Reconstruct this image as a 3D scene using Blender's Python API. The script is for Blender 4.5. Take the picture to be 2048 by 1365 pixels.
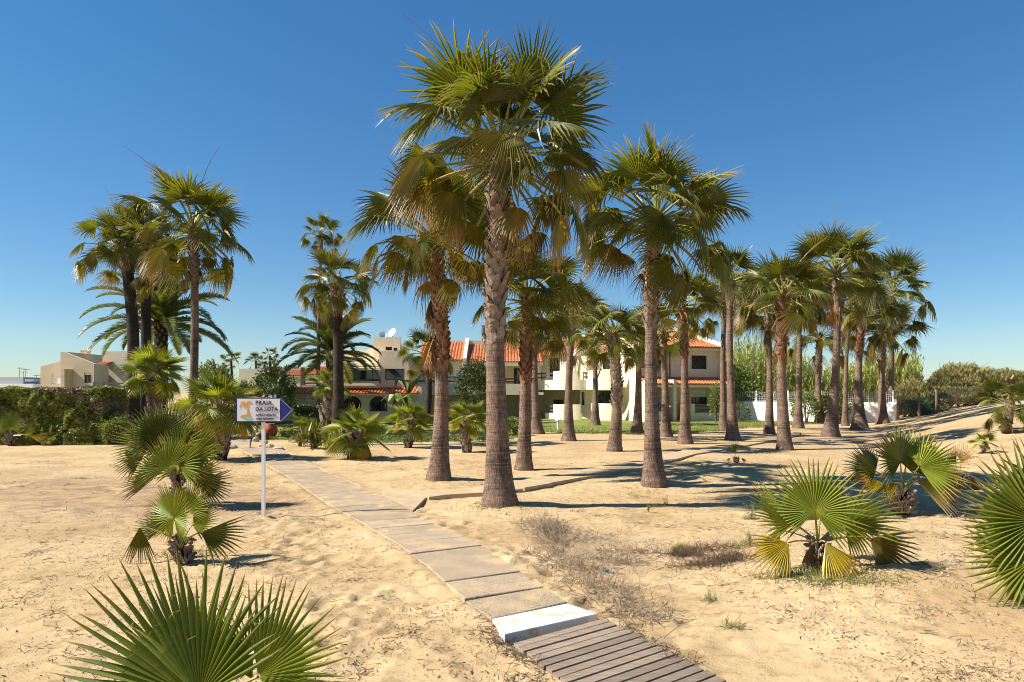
import bpy, math, random
import numpy as np
from mathutils import Vector, Matrix
random.seed(7)
RNG = np.random.default_rng(7)
for o in list(bpy.data.objects): bpy.data.objects.remove(o)
SC = bpy.context.scene
COL = SC.collection
R = math.radians
# ------------------------------------------------------------------ camera
FPX, HOR, CAMH = 1365.0, 785.0, 2.1
cam = bpy.data.objects.new('camera', bpy.data.cameras.new('camera'))
COL.objects.link(cam); SC.camera = cam
cam.location = (0, 0, CAMH); cam.rotation_euler = (R(90), 0, 0)
cam.data.sensor_width = 36; cam.data.lens = FPX/2048*36
cam.data.shift_y = (HOR-682.5)/2048
cam.data.clip_start = .1; cam.data.clip_end = 3000
# ------------------------------------------------------------------ world and sun
SUN_EL = R(42); SUN_DIR = Vector((math.cos(SUN_EL)*.990, math.cos(SUN_EL)*.139, -math.sin(SUN_EL)))
W = bpy.data.worlds.new('World'); SC.world = W; W.use_nodes = True
nt = W.node_tree; bg = nt.nodes['Background']
sky = nt.nodes.new('ShaderNodeTexSky'); sky.sky_type = 'NISHITA'; sky.sun_disc = False
sky.sun_elevation = SUN_EL; sky.sun_rotation = R(-98); sky.altitude = 0
sky.air_density = 1.0; sky.dust_density = 0.1; sky.ozone_density = 3.0
hs = nt.nodes.new('ShaderNodeHueSaturation'); hs.inputs['Saturation'].default_value = 1.45
hs.inputs['Value'].default_value = 1.0
gm = nt.nodes.new('ShaderNodeGamma'); gm.inputs['Gamma'].default_value = .76
nt.links.new(sky.outputs[0], gm.inputs['Color']); nt.links.new(gm.outputs[0], hs.inputs['Color']); tn = nt.nodes.new('ShaderNodeMix'); tn.data_type = 'RGBA'; tn.blend_type = 'MULTIPLY'; tn.inputs[0].default_value = 1; tn.inputs[7].default_value = (.90, 1.03, 1.12, 1)
nt.links.new(hs.outputs[0], tn.inputs[6]); nt.links.new(tn.outputs[2], bg.inputs[0])
bg.inputs[1].default_value = .085
sl = bpy.data.lights.new('sun', 'SUN'); sl.energy = 5.0; sl.angle = R(.53); sl.color = (1, .93, .82)
so = bpy.data.objects.new('sun', sl); COL.objects.link(so); so.location = (-30, 0, 30)
so.rotation_euler = SUN_DIR.to_track_quat('-Z', 'Y').to_euler()
SC.view_settings.view_transform = 'Standard'; SC.view_settings.look = 'None'
SC.view_settings.exposure = 1.0; SC.view_settings.gamma = 1
SC.view_settings.use_curve_mapping = False
SC.cycles.filter_width = 1.0; SC.cycles.use_denoising = True; SC.cycles.denoising_prefilter = 'ACCURATE'; SC.cycles.denoising_input_passes = 'RGB_ALBEDO_NORMAL'
SC.cycles.max_bounces = 6; SC.cycles.diffuse_bounces = 3; SC.cycles.transmission_bounces = 4
SC.cycles.transparent_max_bounces = 4
# ------------------------------------------------------------------ noise
_T = np.random.default_rng(3).random((256, 256))
def vnoise(x, y):
    xi = np.floor(x).astype(int); yi = np.floor(y).astype(int); fx = x-xi; fy = y-yi
    fx = fx*fx*(3-2*fx); fy = fy*fy*(3-2*fy)
    g = lambda a, b: _T[a & 255, b & 255]
    return (g(xi,yi)*(1-fx)+g(xi+1,yi)*fx)*(1-fy)+(g(xi,yi+1)*(1-fx)+g(xi+1,yi+1)*fx)*fy
def ss(a, b, x):
    t = np.clip((x-a)/(b-a), 0, 1); return t*t*(3-2*t)
def ground_base(x, y):
    x = np.asarray(x, float); y = np.asarray(y, float)
    z = (vnoise(x*.22+9, y*.22+4)-.5)*.16*(1-ss(14, 30, y)) + (vnoise(x*.09+50, y*.09)-.5)*.12*(1-ss(20,40,y))
    u = x/np.maximum(y, 1)
    z = z + 1.6*ss(.5, .78, u)*ss(12, 36, y)*(1-ss(75, 120, y))
    # hollow beside the walk, low sand ridges
    z = z - .16*np.exp(-(((x-1.9)/1.1)**2+((y-9.2)/1.5)**2))
    z = z + .10*np.exp(-(((x-4.4)/1.4)**2+((y-7.2)/1.2)**2))
    for px, py in MOUNDS: z = z + .07*np.exp(-(((x-px)/.75)**2+((y-py)/.75)**2))
    return z
MOUNDS = []
def g1(x, y): return float(ground_base(np.array([x]), np.array([y]))[0])
def P(px, py, Y): return Vector(((px-1024)*Y/FPX, Y, CAMH-(py-HOR)*Y/FPX))
def G(px, py, dz=0.):
    # where the sight line through (px, py) meets the ground raised by dz
    Y = 2.5; prev = None
    while Y < 90:
        q = P(px, py, Y); d = q.z-(g1(q.x, q.y)+dz)
        if d <= 0:
            lo, hi = prev or (Y, Y), Y
            lo = lo if isinstance(lo, float) else lo[0]
            for _ in range(18):
                m = (lo+hi)/2; q = P(px, py, m)
                if q.z-(g1(q.x, q.y)+dz) > 0: lo = m
                else: hi = m
            return P(px, py, hi)
        prev = Y; Y += .12+Y*.01
    return P(px, py, 60)
# ------------------------------------------------------------------ materials
def mat(name, col, rough=.8, var=.25, scale=8., bump=.0, bscale=60., spec=.3, col2=None, metal=0., coord='Object', detail=5., trans=0., tcol=None, stretch=None):
    m = bpy.data.materials.new(name); m.use_nodes = True; t = m.node_tree; N = t.nodes; L = t.links
    b = N['Principled BSDF']; b.inputs['Roughness'].default_value = rough; b.inputs['Metallic'].default_value = metal
    b.inputs['Specular IOR Level'].default_value = spec
    tc = N.new('ShaderNodeTexCoord'); src = tc.outputs[coord]
    if stretch:
        mp = N.new('ShaderNodeMapping'); mp.inputs['Scale'].default_value = stretch; L.new(src, mp.inputs[0]); src = mp.outputs[0]
    n = N.new('ShaderNodeTexNoise'); n.inputs['Scale'].default_value = scale; n.inputs['Detail'].default_value = detail
    L.new(src, n.inputs['Vector'])
    r = N.new('ShaderNodeValToRGB'); L.new(n.outputs[0], r.inputs[0])
    c2 = col2 or tuple(c*(1-var) for c in col); c1 = col if col2 else tuple(min(1, c*(1+var)) for c in col)
    r.color_ramp.elements[0].position = .32; r.color_ramp.elements[1].position = .68
    r.color_ramp.elements[0].color = (*c2, 1); r.color_ramp.elements[1].color = (*c1, 1)
    L.new(r.outputs[0], b.inputs['Base Color'])
    if bump:
        n2 = N.new('ShaderNodeTexNoise'); n2.inputs['Scale'].default_value = bscale; n2.inputs['Detail'].default_value = 6
        L.new(src, n2.inputs['Vector'])
        bp = N.new('ShaderNodeBump'); bp.inputs['Strength'].default_value = bump; bp.inputs['Distance'].default_value = .02
        L.new(n2.outputs[0], bp.inputs['Height']); L.new(bp.outputs[0], b.inputs['Normal'])
    if trans:
        tr = N.new('ShaderNodeBsdfTranslucent'); mx = N.new('ShaderNodeMixShader'); mx.inputs[0].default_value = trans
        if tcol: tr.inputs[0].default_value = (*tcol, 1)
        else: L.new(r.outputs[0], tr.inputs[0])
        L.new(b.outputs[0], mx.inputs[1]); L.new(tr.outputs[0], mx.inputs[2])
        L.new(mx.outputs[0], N['Material Output'].inputs[0])
    return m
def leafmat(name, col, tip, start=.75, end=1., trans=.35, rough=.42, spec=.5, tmul=1.6):
    # blade colour at the hub, tip colour at the end of each segment ('tip' attribute runs 0..1)
    m = bpy.data.materials.new(name); m.use_nodes = True; t = m.node_tree; N = t.nodes; L = t.links
    b = N['Principled BSDF']; b.inputs['Roughness'].default_value = rough; b.inputs['Specular IOR Level'].default_value = spec
    at = N.new('ShaderNodeAttribute'); at.attribute_name = 'tip'
    fl = N.new('ShaderNodeTexNoise'); fl.inputs['Scale'].default_value = 38; fl.inputs['Detail'].default_value = 5; fl.inputs['Roughness'].default_value = .75
    tc = N.new('ShaderNodeTexCoord'); n = N.new('ShaderNodeTexNoise'); n.inputs['Scale'].default_value = 5.; n.inputs['Detail'].default_value = 3
    L.new(tc.outputs['Object'], n.inputs['Vector'])
    oi = N.new('ShaderNodeObjectInfo')
    a = N.new('ShaderNodeMath'); a.operation = 'MULTIPLY_ADD'; L.new(n.outputs[0], a.inputs[0]); a.inputs[1].default_value = .55; L.new(at.outputs['Fac'], a.inputs[2])
    a1 = N.new('ShaderNodeMath'); a1.operation = 'MULTIPLY_ADD'; L.new(oi.outputs['Random'], a1.inputs[0]); a1.inputs[1].default_value = .22; L.new(a.outputs[0], a1.inputs[2])
    a2 = N.new('ShaderNodeMath'); a2.operation = 'SUBTRACT'; L.new(a1.outputs[0], a2.inputs[0]); a2.inputs[1].default_value = .38
    r = N.new('ShaderNodeValToRGB'); L.new(a2.outputs[0], r.inputs[0]); e = r.color_ramp.elements
    e[0].position = .0; e[0].color = (col[0]*1.25, col[1]*1.15, col[2], 1)
    e[1].position = end; e[1].color = (*tip, 1)
    k = e.new(.22); k.color = (*col, 1); k = e.new(start); k.color = (*col, 1)
    hv = N.new('ShaderNodeHueSaturation'); mr = N.new('ShaderNodeMapRange'); L.new(oi.outputs['Random'], mr.inputs[0])
    mr.inputs[3].default_value = .72; mr.inputs[4].default_value = 1.25
    L.new(mr.outputs[0], hv.inputs['Value']); L.new(r.outputs[0], hv.inputs['Color'])
    L.new(hv.outputs[0], b.inputs['Base Color'])
    L.new(tc.outputs['Object'], fl.inputs['Vector']); fr = N.new('ShaderNodeValToRGB'); L.new(fl.outputs[0], fr.inputs[0]); fr.color_ramp.elements[0].position = .60; fr.color_ramp.elements[1].position = .72
    dm = N.new('ShaderNodeMix'); dm.data_type = 'RGBA'; L.new(fr.outputs[0], dm.inputs[0]); L.new(hv.outputs[0], dm.inputs[6]); dm.inputs[7].default_value = (.34, .25, .11, 1)
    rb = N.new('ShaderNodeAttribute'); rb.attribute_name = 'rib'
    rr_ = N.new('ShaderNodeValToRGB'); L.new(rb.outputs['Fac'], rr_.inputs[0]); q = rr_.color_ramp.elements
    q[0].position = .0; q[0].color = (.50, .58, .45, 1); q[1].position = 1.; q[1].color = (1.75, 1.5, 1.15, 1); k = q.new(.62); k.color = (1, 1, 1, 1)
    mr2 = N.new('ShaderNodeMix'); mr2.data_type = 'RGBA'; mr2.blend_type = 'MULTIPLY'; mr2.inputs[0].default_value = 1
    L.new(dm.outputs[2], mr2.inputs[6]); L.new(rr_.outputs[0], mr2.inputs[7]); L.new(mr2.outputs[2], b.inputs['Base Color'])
    tr = N.new('ShaderNodeBsdfTranslucent'); mx = N.new('ShaderNodeMixShader'); mx.inputs[0].default_value = trans
    g = N.new('ShaderNodeMix'); g.data_type = 'RGBA'; g.blend_type = 'MULTIPLY'; g.inputs[0].default_value = 1
    L.new(mr2.outputs[2], g.inputs[6]); g.inputs[7].default_value = (tmul*1.15, tmul, tmul*.35, 1)
    L.new(g.outputs[2], tr.inputs[0])
    L.new(b.outputs[0], mx.inputs[1]); L.new(tr.outputs[0], mx.inputs[2]); L.new(mx.outputs[0], N['Material Output'].inputs[0])
    return m
M = {}
M['leaf'] = leafmat('leaf_green', (.130, .152, .023), (.36, .27, .12), .68, 1.05)
M['olive'] = leafmat('leaf_olive', (.17, .165, .032), (.36, .23, .09), .55, 1.0)
M['brown'] = leafmat('leaf_browning', (.19, .16, .04), (.30, .21, .10), .35, .85, trans=.3)
M['dead'] = leafmat('leaf_dead', (.30, .18, .075), (.36, .22, .10), .2, .6, trans=.15, rough=.7, spec=.2)
M['young'] = leafmat('leaf_young', (.19, .235, .032), (.40, .31, .06), .75, 1.05, trans=.42, rough=.48, spec=.35)
M['yellow'] = leafmat('leaf_yellow', (.38, .32, .03), (.38, .19, .04), .55, .9, trans=.38)
M['fore'] = leafmat('leaf_foreground', (.125, .175, .025), (.36, .26, .07), .74, 1.02, trans=.4, rough=.42, spec=.4)
M['date'] = leafmat('leaf_date', (.10, .135, .04), (.26, .25, .08), .8, 1.1, trans=.3)
M['petiole'] = mat('petiole', (.24, .24, .045), .45, .25, 5, spec=.5)
M['petiole_old'] = mat('petiole_old', (.30, .20, .07), .6, .3, 5)
M['boot'] = mat('leaf_base_wood', (.35, .265, .20), .85, .3, 9, bump=.5, bscale=40, col2=(.15, .105, .078))
M['boot_red'] = mat('leaf_base_red', (.30, .16, .09), .85, .3, 9, bump=.5, bscale=40, col2=(.12, .06, .035))
M['stub'] = mat('stalk_dry', (.30, .19, .10), .8, .3, 5)
def trunkmat(name, col, col2):
    m = bpy.data.materials.new(name); m.use_nodes = True; t = m.node_tree; N = t.nodes; L = t.links
    b = N['Principled BSDF']; b.inputs['Roughness'].default_value = .9; b.inputs['Specular IOR Level'].default_value = .15
    tc = N.new('ShaderNodeTexCoord'); mp = N.new('ShaderNodeMapping'); mp.inputs['Scale'].default_value = (1, 1, 16); L.new(tc.outputs['Object'], mp.inputs[0])
    n = N.new('ShaderNodeTexNoise'); n.inputs['Scale'].default_value = 2.6; n.inputs['Detail'].default_value = 6; n.inputs['Roughness'].default_value=.65; L.new(mp.outputs[0], n.inputs['Vector'])
    mp2 = N.new('ShaderNodeMapping'); mp2.inputs['Scale'].default_value = (14, 14, 2.5); L.new(tc.outputs['Object'], mp2.inputs[0])
    n2 = N.new('ShaderNodeTexNoise'); n2.inputs['Scale'].default_value = 3; n2.inputs['Detail'].default_value = 4; L.new(mp2.outputs[0], n2.inputs['Vector'])
    n3 = N.new('ShaderNodeTexNoise'); n3.inputs['Scale'].default_value = 1.6; n3.inputs['Detail'].default_value = 4; L.new(tc.outputs['Object'], n3.inputs['Vector'])
    ad = N.new('ShaderNodeMath'); ad.operation = 'MULTIPLY'; L.new(n.outputs[0], ad.inputs[0]); L.new(n2.outputs[0], ad.inputs[1])
    ad2 = N.new('ShaderNodeMath'); ad2.operation = 'MULTIPLY_ADD'; L.new(n3.outputs[0], ad2.inputs[0]); ad2.inputs[1].default_value = .30; L.new(ad.outputs[0], ad2.inputs[2])
    r = N.new('ShaderNodeValToRGB'); L.new(ad2.outputs[0], r.inputs[0]); e = r.color_ramp.elements
    e[0].position = .29; e[0].color = (*col2, 1); e[1].position = .53; e[1].color = (*col, 1)
    L.new(r.outputs[0], b.inputs['Base Color'])
    bp = N.new('ShaderNodeBump'); bp.inputs['Strength'].default_value = .9; bp.inputs['Distance'].default_value = .03
    L.new(ad.outputs[0], bp.inputs['Height']); L.new(bp.outputs[0], b.inputs['Normal'])
    return m
M['trunk'] = trunkmat('trunk_grey', (.28, .19, .138), (.07, .048, .036))
M['trunk_dark'] = trunkmat('trunk_dark', (.075, .055, .042), (.02, .015, .012))
M['plaster'] = mat('plaster_cream', (.81, .71, .51), .9, .05, 3, bump=.15, bscale=25, spec=.2)
M['plaster_y'] = mat('plaster_yellow', (.78, .655, .43), .9, .05, 3, bump=.15, bscale=25, spec=.2)
M['plaster_t'] = mat('plaster_tan', (.74, .60, .44), .9, .06, 3, bump=.2, bscale=20, spec=.2)
M['plaster_s'] = mat('plaster_sand', (.60, .50, .36), .9, .07, 1.2, bump=.3, bscale=14, spec=.2)
M['plaster_w'] = mat('plaster_white', (.84, .82, .78), .85, .03, 3, bump=.1, bscale=25, spec=.2)
M['tile'] = mat('roof_tile', (.62, .22, .085), .75, .3, 6, bump=.2, bscale=40, col2=(.40, .125, .055))
M['glass'] = mat('window_glass', (.015, .02, .028), .06, .3, 1, spec=.9)
M['frame'] = mat('window_frame_dark', (.035, .025, .02), .4, .1, 5)
M['shutter'] = mat('shutter_white', (.80, .79, .76), .5, .03, 5)
M['rail'] = mat('rail_grey_wood', (.12, .10, .10), .7, .2, 5)
M['white_metal'] = mat('white_metal', (.78, .77, .76), .4, .03, 5, spec=.5)
M['grey_metal'] = mat('grey_metal', (.35, .35, .35), .5, .1, 5)
M['terracotta'] = mat('terracotta', (.40, .095, .045), .8, .15, 6)
M['wood'] = mat('plank_wood', (.37, .285, .205), .8, .2, 3, bump=.5, bscale=12, col2=(.20, .15, .11), stretch=(1.2, 22, 10))
def vary(m, lo=.75, hi=1.2):
    t = m.node_tree; N = t.nodes; b = N['Principled BSDF']; s = b.inputs['Base Color'].links[0].from_socket
    oi = N.new('ShaderNodeObjectInfo'); mr = N.new('ShaderNodeMapRange'); t.links.new(oi.outputs['Random'], mr.inputs[0]); mr.inputs[3].default_value = lo; mr.inputs[4].default_value = hi
    hv = N.new('ShaderNodeHueSaturation'); t.links.new(mr.outputs[0], hv.inputs['Value']); t.links.new(s, hv.inputs['Color']); t.links.new(hv.outputs[0], b.inputs['Base Color'])
vary(M['wood'], .72, 1.15); vary(M['boot'], .7, 1.2); vary(M['boot_red'], .7, 1.2)
M['post'] = mat('fence_post_wood', (.22, .14, .09), .85, .2, 6)
M['stone'] = mat('garden_stone', (.42, .34, .26), .85, .25, 4, bump=.6, bscale=8)
M['bark'] = mat('shrub_bark', (.12, .09, .06), .9, .3, 12)
M['twig'] = mat('dry_twig', (.27, .20, .13), .9, .35, 3)
M['hedge'] = mat('hedge_leaf', (.34, .36, .07), .4, .3, 1.7, spec=.6, col2=(.12, .155, .03), trans=.35, detail=8)
M['hedge_dry'] = mat('dry_shrub', (.26, .19, .14), .8, .3, 2, trans=.1)
M['bush'] = mat('bush_leaf', (.22, .26, .05), .4, .3, 2.5, spec=.5, col2=(.10, .14, .028), trans=.25)
M['bush_dark'] = mat('bush_dark_leaf', (.10, .12, .032), .4, .3, 2.5, spec=.5, col2=(.045, .06, .016), trans=.15)
M['cane'] = mat('cane_leaf', (.50, .50, .16), .5, .3, .8, spec=.4, col2=(.26, .30, .07), trans=.4)
M['tamarisk'] = mat('tamarisk_needles', (.60, .52, .22), .7, .3, .7, spec=.2, col2=(.36, .36, .12), trans=.4)
M['weed'] = mat('weed_green', (.20, .21, .055), .6, .3, 3, trans=.25)
M['orange'] = mat('orange_flower', (.75, .28, .03), .6, .2, 3)
M['pink'] = mat('pink_brush_flower', (.36, .14, .07), .6, .2, 3)
M['blue'] = mat('sign_blue', (.012, .012, .16), .35, .1, 3, spec=.5)
M['sign_w'] = mat('sign_white', (.74, .70, .72), .4, .03, 3, spec=.5)
M['black'] = mat('lettering_black', (.02, .02, .022), .5, .1, 3)
M['gold'] = mat('logo_orange', (.72, .34, .04), .5, .06, 3)
M['cyan'] = mat('logo_blue', (.16, .55, .72), .5, .05, 3)
M['litter'] = mat('litter_dark', (.10, .065, .04), .9, .4, 2)
M['shell'] = mat('shell_white', (.78, .74, .68), .6, .1, 4)
M['wire'] = mat('green_wire', (.16, .22, .19), .5, .1, 4)
M['bluebag'] = mat('blue_wrapper', (.05, .30, .60), .3, .2, 20, spec=.5)
def groundmat():
    m = bpy.data.materials.new('sand'); m.use_nodes = True; t = m.node_tree; N = t.nodes; L = t.links
    b = N['Principled BSDF']; b.inputs['Roughness'].default_value = .95; b.inputs['Specular IOR Level'].default_value = .1
    ge = N.new('ShaderNodeNewGeometry'); src = ge.outputs['Position']
    def noise(s, d=5, ro=.55):
        n = N.new('ShaderNodeTexNoise'); n.inputs['Scale'].default_value = s; n.inputs['Detail'].default_value = d; n.inputs['Roughness'].default_value = ro
        L.new(src, n.inputs['Vector']); return n.outputs[0]
    def ramp(s, pts):
        r = N.new('ShaderNodeValToRGB'); L.new(s, r.inputs[0]); e = r.color_ramp.elements
        e[0].position, e[0].color = pts[0][0], (*pts[0][1], 1); e[1].position, e[1].color = pts[-1][0], (*pts[-1][1], 1)
        for p, c in pts[1:-1]: q = e.new(p); q.color = (*c, 1)
        return r.outputs[0]
    base = ramp(noise(.55, 6), [(.33, (.40, .28, .145)), (.5, (.49, .357, .195)), (.66, (.54, .405, .232))])
    fine = ramp(noise(55, 4, .7), [(.30, (.70, .66, .60)), (.46, (1, 1, 1)), (1, (1.0, 1.0, 1.0))])
    mid = ramp(noise(6.5, 6, .7), [(.36, (.66, .60, .54)), (.47, (.96, .95, .93)), (.6, (1.04, 1.04, 1.04))])
    mx = N.new('ShaderNodeMix'); mx.data_type = 'RGBA'; mx.blend_type = 'MULTIPLY'; mx.inputs[0].default_value = .8; L.new(base, mx.inputs[6]); L.new(fine, mx.inputs[7])
    mx2 = N.new('ShaderNodeMix'); mx2.data_type = 'RGBA'; mx2.blend_type = 'MULTIPLY'; mx2.inputs[0].default_value = .8; L.new(mx.outputs[2], mx2.inputs[6]); L.new(mid, mx2.inputs[7])
    # trodden earthy patch west of the sign, made of dead plant bits
    at = N.new('ShaderNodeAttribute'); at.attribute_name = 'earth'
    mm = N.new('ShaderNodeMath'); mm.operation = 'MULTIPLY'; L.new(at.outputs['Fac'], mm.inputs[0]); L.new(ramp(noise(2.2, 7, .7), [(.38, (0, 0, 0)), (.6, (1, 1, 1))]), mm.inputs[1])
    mx3 = N.new('ShaderNodeMix'); mx3.data_type = 'RGBA'; L.new(mm.outputs[0], mx3.inputs[0]); L.new(mx2.outputs[2], mx3.inputs[6]); mx3.inputs[7].default_value = (.27, .18, .115, 1)
    L.new(mx3.outputs[2], b.inputs['Base Color'])
    bp = N.new('ShaderNodeBump'); bp.inputs['Strength'].default_value = .5; bp.inputs['Distance'].default_value = .03
    ad = N.new('ShaderNodeMath'); ad.operation = 'MULTIPLY_ADD'; L.new(noise(9, 8, .65), ad.inputs[0]); ad.inputs[1].default_value = 1.6; L.new(noise(60, 3, .6), ad.inputs[2])
    L.new(ad.outputs[0], bp.inputs['Height']); L.new(bp.outputs[0], b.inputs['Normal'])
    return m
M['sand'] = groundmat()
def slabmat(name, c1, c2, speck):
    m = mat(name, c1, .9, .2, 3, col2=c2, bump=.35, bscale=120, spec=.2, coord='Object'); t = m.node_tree; N = t.nodes; L = t.links
    b = N['Principled BSDF']; l = b.inputs['Base Color'].links[0]; s = l.from_socket
    n = N.new('ShaderNodeTexNoise'); n.inputs['Scale'].default_value = 70; n.inputs['Detail'].default_value = 3; tc = N.new('ShaderNodeTexCoord'); L.new(tc.outputs['Object'], n.inputs['Vector'])
    r = N.new('ShaderNodeValToRGB'); L.new(n.outputs[0], r.inputs[0]); r.color_ramp.elements[0].position = .38; r.color_ramp.elements[1].position = .55
    r.color_ramp.elements[0].color = (*speck, 1); r.color_ramp.elements[1].color = (1, 1, 1, 1)
    mx = N.new('ShaderNodeMix'); mx.data_type = 'RGBA'; mx.blend_type = 'MULTIPLY'; mx.inputs[0].default_value = 1; L.new(s, mx.inputs[6]); L.new(r.outputs[0], mx.inputs[7])
    oi = N.new('ShaderNodeObjectInfo'); mr = N.new('ShaderNodeMapRange'); L.new(oi.outputs['Random'], mr.inputs[0]); mr.inputs[3].default_value = .85; mr.inputs[4].default_value = 1.08
    hv = N.new('ShaderNodeHueSaturation'); L.new(mr.outputs[0], hv.inputs['Value']); L.new(mx.outputs[2], hv.inputs['Color'])
    L.new(hv.outputs[0], b.inputs['Base Color']); return m
M['slab'] = slabmat('concrete_slab', (.47, .365, .25), (.37, .285, .195), (.50, .48, .45))
M['slab_side'] = slabmat('side_path_concrete', (.52, .40, .26), (.40, .30, .19), (.72, .70, .68))
M['slab_white'] = slabmat('white_painted_concrete', (.66, .65, .60), (.52, .44, .31), (.88, .87, .85))
_e = [n for n in M['slab_white'].node_tree.nodes if n.type == 'VALTORGB'][0].color_ramp.elements; _e[0].position = .40; _e[1].position = .50
def sanded(m, lo, hi, col=(.47, .345, .19)):
    # drifted sand lying in patches on the surface
    t = m.node_tree; N = t.nodes; b = N['Principled BSDF']; s = b.inputs['Base Color'].links[0].from_socket
    ge = N.new('ShaderNodeNewGeometry'); n = N.new('ShaderNodeTexNoise'); n.inputs['Scale'].default_value = 1.9; n.inputs['Detail'].default_value = 9; n.inputs['Roughness'].default_value = .68
    t.links.new(ge.outputs['Position'], n.inputs['Vector']); r = N.new('ShaderNodeValToRGB'); t.links.new(n.outputs[0], r.inputs[0]); r.color_ramp.elements[0].position = lo; r.color_ramp.elements[1].position = hi
    mx = N.new('ShaderNodeMix'); mx.data_type = 'RGBA'; t.links.new(r.outputs[0], mx.inputs[0]); t.links.new(s, mx.inputs[6]); mx.inputs[7].default_value = (*col, 1); t.links.new(mx.outputs[2], b.inputs['Base Color'])
sanded(M['slab'], .50, .66); sanded(M['slab_side'], .44, .6); sanded(M['slab_white'], .56, .70); sanded(M['wood'], .56, .72, (.44, .33, .20))
M['lawn'] = mat('lawn_grass', (.22, .24, .06), .9, .3, .8, bump=.8, bscale=50, col2=(.15, .17, .04), detail=8, spec=.1)
# ------------------------------------------------------------------ mesh helpers
def tag(o, label=None, cat=None, group=None, kind=None):
    if label: o['label'] = label
    if cat: o['category'] = cat
    if group: o['group'] = group
    if kind: o['kind'] = kind
    return o
def link(name, me, parent=None, loc=(0, 0, 0)):
    o = bpy.data.objects.new(name, me); COL.objects.link(o); o.parent = parent; o.location = loc
    return o
def empty(name, loc, label=None, cat=None, group=None, kind=None):
    return tag(link(name, None, None, loc), label, cat, group, kind)
def mesh_np(name, V, F, mats, mi=None, tip=None, smooth=False):
    # V (n,3), F list of index arrays, each (m,3) or (m,4)
    me = bpy.data.meshes.new(name); V = np.asarray(V, np.float32); Fs = F if isinstance(F, list) else [F]
    Fs = [np.asarray(f, np.int32) for f in Fs if len(f)]
    loops = np.concatenate([f.ravel() for f in Fs]); cnt = np.concatenate([np.full(len(f), f.shape[1]) for f in Fs])
    me.vertices.add(len(V)); me.vertices.foreach_set('co', V.ravel())
    me.loops.add(len(loops)); me.loops.foreach_set('vertex_index', loops)
    me.polygons.add(len(cnt)); st = np.concatenate([[0], np.cumsum(cnt)[:-1]])
    me.polygons.foreach_set('loop_start', st.astype(np.int32)); me.polygons.foreach_set('loop_total', cnt.astype(np.int32))
    for m in mats: me.materials.append(m)
    if mi is not None: me.polygons.foreach_set('material_index', np.asarray(mi, np.int32))
    if smooth: me.polygons.foreach_set('use_smooth', np.ones(len(cnt), bool))
    if tip is not None:
        a = me.attributes.new('tip', 'FLOAT', 'POINT'); a.data.foreach_set('value', np.asarray(tip, np.float32))
    me.update(calc_edges=True); me.validate(); return me
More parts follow.
